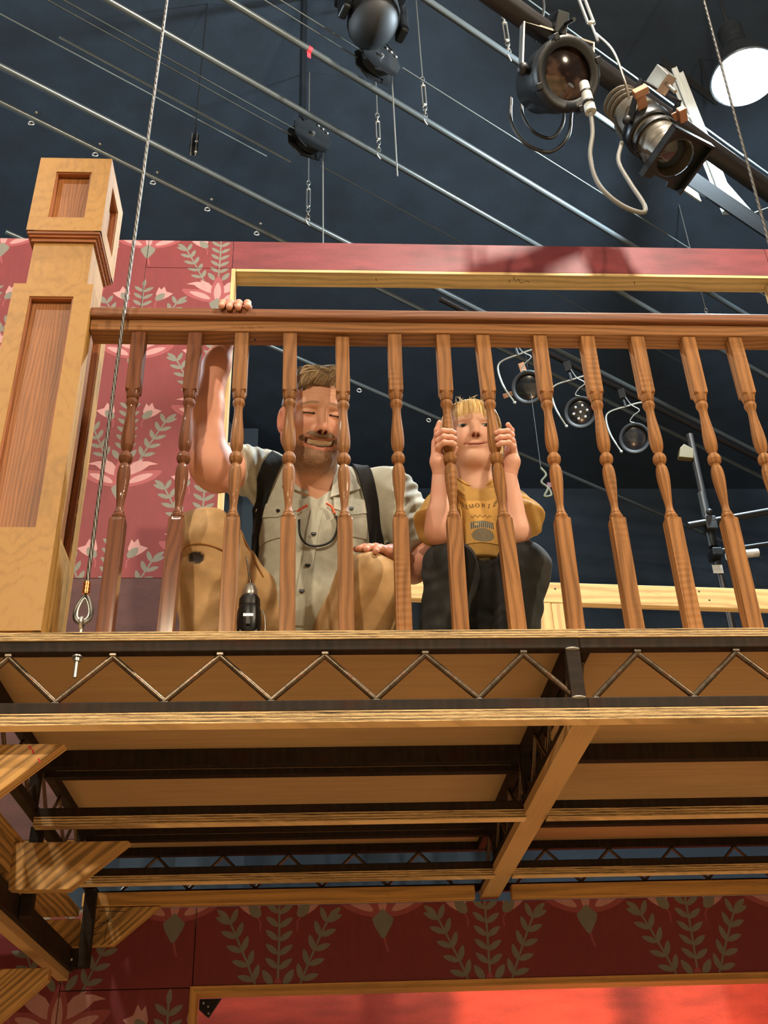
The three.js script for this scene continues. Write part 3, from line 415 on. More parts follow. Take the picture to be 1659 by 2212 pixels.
// ---------------------------------------------------------------- stair carriages and their steel frame, lower left
{ const cut = (pts, z0, z1, ang) => { const g = prism(pts, z0, z1, 0.002); const p = g.attributes.position, n = g.attributes.normal, uv = new Float32Array(p.count * 2), ca = Math.cos(ang), sa = Math.sin(ang), o = [rnd(), rnd()];
    for (let i = 0; i < p.count; i++) { const x = p.getX(i), y = p.getY(i), z = p.getZ(i), f = Math.abs(n.getZ(i)) > 0.5; const al = x * ca + y * sa, ac = -x * sa + y * ca; uv[2 * i] = (f ? ac : z) / 0.26 + o[0]; uv[2 * i + 1] = al / 1.2 + o[1]; } g.setAttribute('uv', new THREE.BufferAttribute(uv, 2)); return g; };
  const A = 0.72;
  const s1 = thing('stair_carriage', 'nearest cut stair carriage board, with red pencil marks, under the newel', 'timber', [-0.3, -0.45, -0.05], 'stair carriage boards');
  wpart(s1, 'board', cut([[-0.066, -0.2255], [-0.186, -0.328], [-0.62, -0.700], [-0.62, -0.2255]], -0.068, -0.03, A), mat.lumber);
  for (const [x, y, a] of [[-0.136, -0.2335, 1.0], [-0.1285, -0.2425, 1.2], [-0.113, -0.262, 1.0]]) { const g = new THREE.BoxGeometry(0.010, 0.0035, 0.0006); g.rotateZ(-a); g.translate(x, y, -0.0298); wpart(s1, 'pencil_mark', g, mat.redTape, 'red mark'); }
  const s2 = thing('stair_carriage', 'middle cut stair carriage board with bold slanting grain', 'timber', [-0.2, -0.33, -0.64], 'stair carriage boards');
  wpart(s2, 'board', cut([[-0.45, -0.2685], [-0.013, -0.2685], [-0.010, -0.272], [-0.150, -0.388], [-0.262, -0.388], [-0.45, -0.372]], -0.658, -0.62, A), mat.lumber);
  const s3 = thing('stair_carriage', 'farthest cut stair carriage board, pencil-marked, against the red wall', 'timber', [-0.2, -0.28, -1.52], 'stair carriage boards');
  wpart(s3, 'board', cut([[-0.45, -0.2685], [-0.295, -0.2685], [-0.295, -0.2345], [-0.046, -0.2345], [-0.186, -0.353], [-0.45, -0.353]], -1.546, -1.51, A), mat.lumber);
  for (const [x0, y0, x1, y1] of [[-0.205, -0.238, -0.215, -0.345], [-0.245, -0.246, -0.155, -0.249], [-0.27, -0.315, -0.185, -0.262], [-0.262, -0.30, -0.235, -0.262], [-0.255, -0.322, -0.225, -0.312], [-0.24, -0.285, -0.195, -0.278]]) wpart(s3, 'pencil_mark', bar(V(x0, y0, -1.5096), V(x1, y1, -1.5096), 0.0016, 0.0005), mat.black, 'pencil line');
  const s4 = thing('stair_carriage', 'large lower stair carriage board at the bottom left corner', 'timber', [-0.5, -0.62, -1.0], 'stair carriage boards');
  wpart(s4, 'board', cut([[-0.262, -0.505], [-0.262, -0.536], [-0.60, -0.838], [-0.95, -0.838], [-0.95, -0.505]], -1.04, -1.0, A), mat.lumber);
  // steel frame: beam running back, two hangers, timber strip under the beam
  const f = thing('support_scaffold', 'dark steel tube support hanging under the deck corner, lower left', 'scaffold', [-0.32, -0.42, -1.0]);
  wpart(f, 'beam', steelBox(-0.345, -0.432, -1.50, -0.300, -0.368, -0.30, 2), mat.steel); wpart(f, 'hanger', steelBox(-0.280, -0.428, -1.478, -0.244, -0.190, -1.442, 1), mat.steel); wpart(f, 'hanger', steelBox(-0.2985, -0.425, -0.775, -0.266, -0.190, -0.742, 1), mat.steel);
  wpart(f, 'knuckle', steelBox(-0.2995, -0.430, -1.478, -0.2805, -0.372, -1.442, 0), mat.steel); wpart(f, 'bolt', ball(V(-0.298, -0.405, -1.44), 0.006, 1, 1, 1, 8), mat.zinc);
  wpart(f, 'timber_strip', plyBar(-0.3455, -0.458, -1.50, -0.3125, -0.4325, -0.30, 2), mat.plyFace, 'plywood strip under the beam');
  const blk = (l, x0, y0, z0, x1, y1, z1, ax) => single('timber_block', l, 'timber', bx(x0, y0, z0, x1, y1, z1, ax, 0.003), mat.lumber, 'blocking between the stair carriages');
  blk('timber block running back between the nearest and middle carriage boards', -0.337, -0.345, -0.615, -0.300, -0.268, -0.075, 2);
  // stair treads stepping down to the left
  for (let k = 0; k < 5; k++) single('stair_tread', `${['top', 'second', 'third', 'fourth', 'fifth'][k]} stair tread going down to the left of the deck`, 'stair tread', bx(-0.60 - 0.27 * k, -0.2665 - 0.19 * k, -1.495, -0.3005 - 0.27 * k, -0.2395 - 0.19 * k, -0.071, 2, 0.003), mat.lumber, 'stair treads');
}
mat.lampBlack = M({ color: lin(0x131517), map: T.speck, roughness: 0.6 });
mat.darkPipe2 = M({ color: lin(0x33383a), map: T.speck, roughness: 0.45, metalness: 0.3 });
// ---------------------------------------------------------------- pipe grid, rigging and lamps overhead
function pipe(label, n, y, t0, t1, r, m = mat.pipe, group = 'pipes of the overhead grid') {
  const a = grid(t0, n, y), b = grid(t1, n, y); const g = rod(a, b, r, 16); return single('grid_pipe', label, 'pipe', g, m, group);
}
pipe('lowest overhead pipe, hung with tie rings, just above the newel cap', -3.28, 5.5, -3.5, 9, 0.021);
pipe('second overhead pipe from the left, passing over the newel cap', -3.0, 5.5, -3.5, 9, 0.024);
pipe('bright overhead pipe crossing the middle, next to the red-taped pipe', -2.14, 5.5, -3.0, 9.5, 0.024);
pipe('bright overhead pipe with a strip of red tape', -1.70, 5.5, -3.0, 9.5, 0.024);
pipe('overhead pipe passing behind the large round stage lamp', -0.96, 5.5, -2.0, 9.5, 0.024);
pipe('thick dark overhead pipe carrying the two large stage lamps', 0.19, 3.45, -0.5, 7.5, 0.052, mat.darkPipe);
pipe('low dark pipe with tie rings behind the man', -4.43, 5.5, 0.5, 10, 0.020);
pipe('dark pipe carrying the three small stage lamps behind the spindles', -2.605, 4.9, 3.4, 9.5, 0.024, mat.darkPipe);
{ const t = thing('tape_strip', 'strip of red tape wrapped round an overhead pipe', 'tape', grid(1.60, -1.70, 5.5).toArray()); const g = new THREE.CylinderGeometry(0.0255, 0.0255, 0.03, 16, 1); g.rotateZ(-Math.PI / 2); g.rotateY(Math.atan2(0.548, 0.8365)); part(t, 'wrap', g, mat.redTape); part(t, 'tail', bx(-0.014, -0.085, -0.002, 0.014, -0.02, 0.0, 1).rotateY(0.58), mat.redTape); }
{ // flat bars and lift lines
  const g = bar(grid(0.2, -2.60, 5.55), grid(2.0, -2.60, 5.55), 0.10, 0.012); grainUV(g, 0, 1, 1); single('flat_bar', 'grey flat bar between the overhead pipes, left of the middle', 'steel bar', g, M({ color: lin(0x5a6468), map: T.speck, roughness: 0.5 }));
  const lines = [[-2.38, 5.62, -1.5, 1.92, 0.005], [-2.44, 5.62, -1.5, 1.92, 0.005], [-1.57, 5.62, -1, 1.95, 0.005], [-1.63, 5.62, -1, 1.95, 0.005], [-2.47, 5.5, 2.2, 6.5, 0.004], [-1.45, 5.5, 2.2, 7.5, 0.006], [-0.62, 5.6, 1.2, 8, 0.006], [-2.95, 5.95, -1, 2.0, 0.006]];
  const lab = ['upper of two lift lines running into the left pulley', 'lower of two lift lines running into the left pulley', 'upper of two lift lines running into the middle pulley', 'lower of two lift lines running into the middle pulley', 'thin line running right from below the left pulley', 'thin line running right past the hanging turnbuckle', 'thin line beside the thick dark pipe', 'thin high line left of the lift lines'];
  lines.forEach(([n, y, a, b, r], i) => single('lift_line', lab[i], 'cable', rod(grid(a, n, y), grid(b, n, y), r, 8), mat.line, 'lift lines'));
}
function pulley(label, t, n, y) {
  const c = grid(t, n, y), o = thing('loft_block', label, 'pulley', c.toArray(), 'loft blocks'); o.rotation.y = Math.atan2(0.548, 0.8365);
  for (const s of [-1, 1]) part(o, 'cheek', prism([[-0.15, -0.10], [-0.05, -0.17], [0.12, -0.12], [0.17, 0.02], [0.12, 0.15], [-0.08, 0.15], [-0.16, 0.04]], s * 0.045 - 0.005, s * 0.045 + 0.005, 0.001), mat.lampBlack);
  const w = new THREE.CylinderGeometry(0.12, 0.12, 0.06, 28); w.rotateX(Math.PI / 2); part(o, 'sheave', w, mat.lampBlack);
  part(o, 'axle', rod(V(0, 0, -0.07), V(0, 0, 0.07), 0.014, 10), mat.zinc);
  for (const [x, y] of [[0.05, 0.13], [0.09, 0.12], [0.13, 0.10]]) part(o, 'bolt', ball(V(x, y, 0.055), 0.012, 1, 1, 0.6, 8), mat.zinc);
  part(o, 'hanger_angle', merge([bar(V(-0.09, 0.10, 0.056), V(0.02, 0.21, 0.056), 0.03, 0.006), bar(V(0.02, 0.21, 0.056), V(0.11, 0.15, 0.056), 0.03, 0.006), bar(V(-0.06, 0.1, 0), V(-0.06, CEIL - c.y - 0.02, 0), 0.04, 0.04)]), mat.blackMetal);
  part(o, 'tail_line', rod(V(0.125, -1.1, 0), V(0.125, 0, 0), 0.005, 8), mat.zinc);
}
pulley('black pulley block left of centre with a hanging line', 2.06, -2.42, 5.66);
pulley('black pulley block between the pipes near the top middle', 2.10, -1.60, 5.66);
// turnbuckle and chain holding a pipe
function turnbuckle(label, t, n, yPipe, len) {
  const c = grid(t, n, yPipe), o = thing('turnbuckle', label, 'turnbuckle', c.toArray(), 'turnbuckles on the pipe hangers');
  const link = (y, a) => { const g = new THREE.TorusGeometry(0.020, 0.005, 6, 14); g.scale(0.72, 1.35, 1); g.rotateY(a); g.translate(0, y, 0); return g; };
  part(o, 'pipe_ring', new THREE.TorusGeometry(0.035, 0.006, 6, 18).rotateY(0.98).translate(0, 0.006, 0), mat.zinc);
  for (let k = 0; k < 3; k++) part(o, 'chain_link', link(0.060 + k * 0.040, k % 2 ? 1.57 : 0), mat.zinc);
  const y = 0.18; part(o, 'body', merge([rod(V(0.013, y, 0), V(0.013, y + len, 0), 0.006, 8), rod(V(-0.013, y, 0), V(-0.013, y + len, 0), 0.006, 8), ball(V(0, y, 0), 0.018, 1, 0.7, 0.7, 10), ball(V(0, y + len, 0), 0.018, 1, 0.7, 0.7, 10)]), mat.zinc);
  part(o, 'hook', merge([link(y + len + 0.035, 1.57), link(y + len + 0.075, 0)]), mat.zinc);
  part(o, 'hang_line', rod(V(0, y + len + 0.09, 0), V(0, CEIL - yPipe - 0.001, 0), 0.005, 8), mat.zinc);
}
turnbuckle('turnbuckle and chain holding the pipe left of centre, above the header', 2.42, -2.99, 5.5, 0.20);
turnbuckle('turnbuckle and chain holding the bright middle pipe', 2.50, -2.14, 5.5, 0.20);
turnbuckle('turnbuckle and chain holding the red-taped pipe', 2.60, -1.70, 5.5, 0.22);
turnbuckle('turnbuckle and chain near the top edge, left of the large round lamp', 2.75, -0.96, 5.5, 0.20);
turnbuckle('turnbuckle and chain at the far right, above the handrail', 6.35, -2.14, 5.5, 0.20);
{ // tie rings under the two curtain pipes
  const nm = ['first', 'second', 'third', 'fourth', 'fifth'];
  [0.28, 0.76, 1.22, 1.68, 2.12].forEach((t, i) => { const c = grid(t, -3.28, 5.5), o = thing('tie_ring', `${nm[i]} tie ring from the left under the lowest overhead pipe`, 'ring', c.toArray(), 'tie rings'); part(o, 'collar', new THREE.TorusGeometry(0.024, 0.005, 6, 16).rotateY(0.98), mat.black); part(o, 'ring', new THREE.TorusGeometry(0.018, 0.0055, 8, 18).translate(0, -0.055, 0).rotateY(0.2), mat.zinc); part(o, 'knob', ball(V(0.03, 0.035, 0.02), 0.014, 1, 1, 1, 8), mat.zinc); });
  [3.92, 4.76, 5.6].forEach((t, i) => { const c = grid(t, -4.43, 5.5), o = thing('tie_ring', `${nm[i]} tie ring from the left on the low dark pipe beside the man's head`, 'ring', c.toArray(), 'tie rings'); part(o, 'collar', new THREE.TorusGeometry(0.023, 0.005, 6, 16).rotateY(0.98), mat.black); part(o, 'ring', new THREE.TorusGeometry(0.020, 0.006, 8, 18).translate(0, -0.075, 0).rotateY(0.2), mat.zinc); });
  const c = grid(1.37, -2.93, 5.62), o = thing('cable_clamp', 'small bright cable clamp hanging above the newel cap', 'clamp', c.toArray());
  part(o, 'plate', bx(-0.03, -0.10, -0.008, 0.03, 0.12, 0.008, 1, 0.003), mat.blackMetal); for (const x of [-0.018, 0.018]) part(o, 'rod', rod(V(x, -0.13, 0.012), V(x, 0.12, 0.012), 0.006, 8), mat.zinc); for (const y of [-0.10, 0.02]) part(o, 'nut', ball(V(0.02, y, 0.02), 0.014, 1, 1, 1, 8), mat.zinc); part(o, 'hanger', rod(V(0, 0.12, 0), V(0, CEIL - 5.62, 0), 0.006, 8), mat.black);
}
// --- stage lamps. Built looking along +z with the yoke up +y, then turned towards their aim
function aimAt(o, d, roll = 0) { o.quaternion.setFromRotationMatrix(new THREE.Matrix4().lookAt(d.clone().normalize(), V(0, 0, 0), V(0, 1, 0))); o.rotateZ(roll); }
const wireM = M({ color: lin(0x8d8f88), roughness: 0.4, metalness: 0.6 });
const lensM = MP({ color: lin(0x54453e), map: tex(256, 256, (u, v) => { const n = fbm(u * 5, v * 5, 5, 5, 301, 3), b = 0.5 + 0.5 * sst(0.34, 0.70, n); return [b, b * 0.93, b * 0.88]; }), roughness: 0.1, metalness: 0.15, clearcoat: 1, clearcoatRoughness: 0.05 });
const s4M = M({ color: lin(0x6e6658), map: T.speck, roughness: 0.42, metalness: 0.3 }), shutterM = M({ color: lin(0xa87a5c), roughness: 0.45, metalness: 0.3 });
{ // ellipsoidal spotlight
  const P = V(2.0, 3.02, -0.98), o = thing('ellipsoidal_spotlight', 'large ellipsoidal stage spotlight with square gel frame, lit from above', 'stage light', P.toArray());
  const dir = V(0.24, -0.95, 0.21); aimAt(o, dir, 0.35); const k = 1.05, lz = (pr, z) => { const g = lathe(pr.map(([r, y]) => [r * k, y * k]), 28); g.rotateX(Math.PI / 2); g.translate(0, 0, z); return g; };
  part(o, 'lamp_house', lz([[0.0, -0.33], [0.05, -0.325], [0.068, -0.29], [0.070, -0.22], [0.085, -0.205], [0.10, -0.17], [0.106, -0.11], [0.104, -0.06]], 0), s4M);
  for (let i = 0; i < 3; i++) part(o, 'cooling_fin', lz([[0.072, -0.32 + i * 0.035], [0.084, -0.317 + i * 0.035], [0.084, -0.309 + i * 0.035], [0.072, -0.306 + i * 0.035]], 0), s4M);
  part(o, 'shutter_barrel', lz([[0.098, -0.06], [0.112, -0.055], [0.112, 0.0], [0.098, 0.005]], 0), mat.blackMetal);
  part(o, 'lens_barrel', lz([[0.092, 0.0], [0.092, 0.10], [0.099, 0.105], [0.099, 0.135], [0.090, 0.14], [0.090, 0.215], [0.080, 0.22], [0.078, 0.10]], 0), s4M);
  part(o, 'barrel_band', lz([[0.101, 0.035], [0.105, 0.037], [0.105, 0.058], [0.101, 0.06]], 0), mat.black);
  { const s = new THREE.Shape(); const a = 0.118 * k; s.moveTo(-a, -a); s.lineTo(-0.05, -a); s.lineTo(-0.045, -a * 0.82); s.lineTo(0.045, -a * 0.82); s.lineTo(0.05, -a); s.lineTo(a, -a); s.lineTo(a, a); s.lineTo(-a, a); s.closePath(); const h = new THREE.Path(); h.absarc(0, 0, 0.088 * k, 0, 6.2832, true); s.holes.push(h); const g = new THREE.ExtrudeGeometry(s, { depth: 0.006, bevelEnabled: false, curveSegments: 24 }); g.translate(0, 0, 0.222 * k); part(o, 'gel_frame', g, mat.blackMetal, 'square gel frame'); 
    for (const [x0, y0, x1, y1] of [[-a, -a, -a + 0.012, a], [a - 0.012, -a, a, a], [-a, a - 0.012, a, a]]) part(o, 'frame_clip', bx(x0, y0, 0.222 * k, x1, y1, 0.262 * k, 0, 0.002), mat.blackMetal); }
  part(o, 'lens', new THREE.SphereGeometry(0.088 * k, 24, 8, 0, 6.2832, 0, 1.0).rotateX(Math.PI / 2).scale(1, 1, 0.4).translate(0, 0, 0.16), MP({ color: lin(0x2a3036), roughness: 0.08, clearcoat: 1 }));
  for (const [a, l] of [[2.45, 1], [-0.7, 1], [0.85, 0.6]]) { const g = merge([bx(-0.022, 0.10, -0.046, 0.022, 0.195 * (l > 0.9 ? 1 : 0.8), -0.04, 1), bx(-0.034, 0.19 * (l > 0.9 ? 1 : 0.8), -0.054, 0.034, 0.225 * (l > 0.9 ? 1 : 0.85), -0.018, 1, 0.004)]); g.rotateZ(a - Math.PI / 2); part(o, 'shutter_handle', g, shutterM, 'bare shutter handle'); }
  for (let i = 0; i < 7; i++) { const a = 0.9 + i * 0.32; part(o, 'barrel_screw', ball(V(Math.cos(a) * 0.102 * k, Math.sin(a) * 0.102 * k, 0.20 * k), 0.005, 1, 1, 1, 6), mat.zinc); }
  // yoke to the pipe, safety wire
  part(o, 'yoke', merge([bar(V(-0.125, 0, -0.03), V(-0.125, 0.16, -0.13), 0.008, 0.035), bar(V(0.125, 0, -0.03), V(0.125, 0.16, -0.13), 0.008, 0.035), bar(V(-0.128, 0.16, -0.13), V(0.128, 0.16, -0.13), 0.008, 0.035)]), mat.blackMetal);
  part(o, 'yoke_knob', ball(V(-0.14, 0, -0.03), 0.022, 0.8, 1, 1, 10), mat.black); part(o, 'yoke_knob', ball(V(0.14, 0, -0.03), 0.022, 0.8, 1, 1, 10), mat.black);
  part(o, 'clamp', merge([bx(-0.03, 0.15, -0.22, 0.03, 0.24, -0.11, 1, 0.004), rod(V(0, 0.2, -0.10), V(0, 0.2, -0.03), 0.009, 8)]), mat.zinc);
}
{ // fresnel / round lamp
  const P = V(1.575, 3.18, -0.80), o = thing('fresnel_spotlight', 'large round black fresnel stage lamp with lens, at the upper right', 'stage light', P.toArray());
  aimAt(o, V(0.30, -0.62, 0.72), 0.1); const lz = (pr) => { const g = lathe(pr, 32); g.rotateX(Math.PI / 2); return g; };
  part(o, 'housing', lz([[0.0, -0.26], [0.09, -0.255], [0.125, -0.22], [0.135, -0.10], [0.150, -0.09], [0.155, 0.0], [0.150, 0.02]]), mat.blackMetal);
  part(o, 'front_ring', lz([[0.150, 0.0], [0.163, 0.005], [0.163, 0.05], [0.150, 0.055], [0.118, 0.05], [0.116, 0.03], [0.150, 0.02]]), mat.black);
  const lp = []; for (let i = 0; i <= 12; i++) { const r = 0.118 * (1 - i / 12); lp.push([r, 0.022 + 0.022 * (1 - (r / 0.118) ** 2)]); } { const g = lz(lp), p = g.attributes.position, uv = g.attributes.uv; for (let i = 0; i < uv.count; i++) uv.setXY(i, p.getX(i) / 0.24 + 0.5, p.getY(i) / 0.24 + 0.5); part(o, 'lens', g, lensM, 'mottled glass lens'); };
  for (let i = 0; i < 4; i++) { const a = 0.6 + i * 1.57; part(o, 'ring_clip', bx(-0.014, 0.148, 0.01, 0.014, 0.178, 0.06, 1, 0.003).rotateZ(a), mat.blackMetal); }
  part(o, 'yoke', merge([bar(V(-0.185, 0, -0.06), V(-0.185, 0.22, -0.12), 0.008, 0.035), bar(V(0.185, 0, -0.06), V(0.185, 0.22, -0.12), 0.008, 0.035), bar(V(-0.189, 0.22, -0.12), V(0.189, 0.22, -0.12), 0.008, 0.035)]), mat.zinc);
  for (const s of [-1, 1]) part(o, 'yoke_knob', ball(V(s * 0.175, 0, -0.06), 0.03, 0.9, 1, 1, 10), mat.black);
  part(o, 'clamp', merge([bx(-0.03, 0.21, -0.19, 0.03, 0.31, -0.09, 1, 0.004), rod(V(0.02, 0.26, -0.09), V(0.02, 0.26, -0.02), 0.009, 8)]), mat.blackMetal);
  // power lead: connector hanging from the rear
  const c = thing('power_lead', 'grey power lead with connector looping down between the two large lamps', 'cable', [1.62, 3.0, -0.9]);
  const q = (x, y, z) => V(x, y, z);
  wpart(c, 'connector', rod(q(1.655, 3.10, -0.78), q(1.668, 2.93, -0.80), 0.022, 12, 0.026), mat.white); for (const y of [3.05, 2.98]) wpart(c, 'connector_band', rod(q(1.66, y, -0.787), q(1.661, y - 0.008, -0.788), 0.027, 12), mat.black);
  wpart(c, 'lead', tube([q(1.667, 2.94, -0.80), q(1.665, 2.82, -0.82), q(1.64, 2.68, -0.84), q(1.665, 2.52, -0.86), q(1.76, 2.42, -0.88), q(1.845, 2.41, -0.90), q(1.86, 2.46, -0.91), q(1.83, 2.62, -0.93), q(1.81, 2.80, -0.96), q(1.86, 2.98, -1.0)], 0.010, 60, 8), M({ color: lin(0x6f6d66), roughness: 0.6 }));
  const l = thing('cable_loop', 'black cable loops hanging behind the large round lamp', 'cable', [1.35, 3.2, -1.1]);
  wpart(l, 'loop', tube([q(1.390, 3.350, -1.050), q(1.380, 3.180, -1.060), q(1.440, 3.060, -1.080), q(1.550, 3.030, -1.100), q(1.640, 3.110, -1.080), q(1.670, 3.250, -1.050)], 0.009, 44, 8), mat.black);
  wpart(l, 'loop', tube([q(1.440, 3.350, -1.050), q(1.440, 3.230, -1.060), q(1.490, 3.140, -1.080), q(1.570, 3.130, -1.100), q(1.630, 3.210, -1.080), q(1.640, 3.310, -1.050)], 0.008, 44, 8), mat.black);
  wpart(l, 'feed', tube([q(1.47, 3.4, -0.86), q(1.58, 3.44, -0.84), q(1.67, 3.38, -0.80), q(1.70, 3.28, -0.78), q(1.62, 3.22, -0.75)], 0.006, 40, 8), mat.black);
  wpart(l, 'feed', tube([q(1.33, 3.75, -0.62), q(1.46, 3.72, -0.66), q(1.52, 3.60, -0.72), q(1.48, 3.46, -0.82)], 0.006, 40, 8), mat.black);
  const s = thing('safety_hanger', 'steel wire hanger with turnbuckle holding the thick dark pipe', 'turnbuckle', [1.78, 3.45, -0.82]);
  wpart(s, 'hang_line', rod(q(1.72, 3.86, -0.80), q(1.64, CEIL - 0.001, -0.60), 0.006, 8), mat.zinc); wpart(s, 'sleeve', rod(q(1.722, 3.84, -0.80), q(1.717, 3.89, -0.80), 0.011, 10), mat.copper);
  wpart(s, 'eye', tube([q(1.722, 3.84, -0.80), q(1.738, 3.81, -0.80), q(1.734, 3.785, -0.80), q(1.722, 3.785, -0.80), q(1.712, 3.81, -0.80)], 0.006, 30, 6, true), mat.zinc);
  wpart(s, 'body', merge([rod(q(1.722, 3.78, -0.80), q(1.742, 3.58, -0.80), 0.008, 8), rod(q(1.752, 3.78, -0.80), q(1.772, 3.58, -0.80), 0.008, 8), ball(q(1.737, 3.78, -0.80), 0.020, 1, 0.7, 0.7, 10), ball(q(1.757, 3.58, -0.80), 0.020, 1, 0.7, 0.7, 10)]), mat.zinc);
  wpart(s, 'tail', merge([rod(q(1.757, 3.58, -0.80), q(1.78, 3.47, -0.82), 0.007, 8), tube([q(1.77, 3.50, -0.80), q(1.83, 3.38, -0.80), q(1.87, 3.22, -0.84), q(1.90, 3.16, -0.90)], 0.006, 24, 6)]), mat.zinc);
}
// three small lamps behind the spindles
function parLamp(label, t, drop, kind, roll) {
  const c = grid(t, -2.605, 4.9 - drop), o = thing('stage_lamp', label, 'stage light', c.toArray(), 'small stage lamps on the dark pipe');
  aimAt(o, V(-0.25, -0.60, 0.75), roll); const lz = (pr) => { const g = lathe(pr, 28); g.rotateX(Math.PI / 2); return g; };
  part(o, 'can', lz([[0.0, -0.30], [0.07, -0.29], [0.10, -0.24], [0.115, -0.10], [0.118, 0.0]]), mat.lampBlack);
  part(o, 'front_ring', lz([[0.112, -0.01], [0.135, -0.005], [0.135, 0.03], [0.128, 0.035], [0.104, 0.03], [0.104, 0.01]]), mat.lampBlack);
  const lp = []; for (let i = 0; i <= 8; i++) { const r = 0.106 * (1 - i / 8); lp.push([r, 0.008 + 0.016 * (1 - (r / 0.106) ** 2)]); } part(o, 'lens', lz(lp), MP({ color: lin(0x101214), roughness: 0.2, clearcoat: 0.6 }));
  if (kind === 1) for (let i = 0; i < 7; i++) { const a = i / 6 * 6.2832, r = i < 6 ? 0.056 : 0; part(o, 'lamp_cell', ball(V(Math.cos(a) * r, Math.sin(a) * r, 0.022), 0.013, 1, 1, 0.5, 8), mat.zinc); }
  if (kind === 0) { part(o, 'reflector_band', lz([[0.12, -0.12], [0.14, -0.10], [0.14, -0.05], [0.12, -0.04]]), M({ color: lin(0x7d8a86), roughness: 0.35, metalness: 0.6 })); part(o, 'top_tab', bx(-0.025, 0.12, -0.10, 0.025, 0.21, -0.092, 1, 0.003), shutterM); part(o, 'side_tab', bx(-0.22, -0.02, -0.08, -0.12, 0.02, -0.072, 0, 0.003), shutterM); }
  // wire yoke
  const w = 0.19, pts = [V(-w + 0.05, -0.08, 0.02), V(-w, 0.10, -0.04), V(-w + 0.01, 0.25, -0.09), V(-w + 0.05, 0.275, -0.10), V(0, 0.28, -0.10), V(w - 0.05, 0.275, -0.10), V(w - 0.01, 0.25, -0.09), V(w, 0.10, -0.04), V(w - 0.05, -0.02, 0.02)];
  part(o, 'yoke', tube(pts, 0.009, 60, 8), wireM, 'bent wire yoke'); part(o, 'yoke_foot', ball(pts[0], 0.016, 1, 1, 1, 8), mat.zinc); part(o, 'yoke_foot', ball(pts[8], 0.016, 1, 1, 1, 8), mat.zinc);
  part(o, 'clamp', merge([rod(V(0, 0.28, -0.10), V(0, 0.40, -0.13), 0.014, 8), bx(-0.03, 0.36, -0.19, 0.03, 0.44, -0.08, 1, 0.004)]), mat.blackMetal);
  { o.updateMatrixWorld(true); const i = o.matrixWorld.clone().invert(), a = grid(t, -2.605, 4.9).applyMatrix4(i); part(o, 'hang_stem', rod(V(0, 0.40, -0.13), a, 0.013, 8), mat.blackMetal); }
  part(o, 'safety_wire', tube([V(0.02, 0.36, -0.06), V(0.05, 0.28, 0.02), V(0.10, 0.22, 0.03), V(0.04, 0.19, 0.03), V(0.0, 0.15, 0.03), V(0.03, 0.13, 0.035)], 0.005, 40, 6), wireM);
}
parLamp('first small stage lamp from the boy, with bare metal tabs, behind the spindles', 4.28, 0.50, 0, 0.15);
parLamp('second small stage lamp from the boy, with seven-cell face, behind the spindles', 4.865, 0.50, 1, 0.1);
parLamp('third small stage lamp from the boy, lowest, with dark ringed lens', 5.52, 0.50, 2, 0.1);
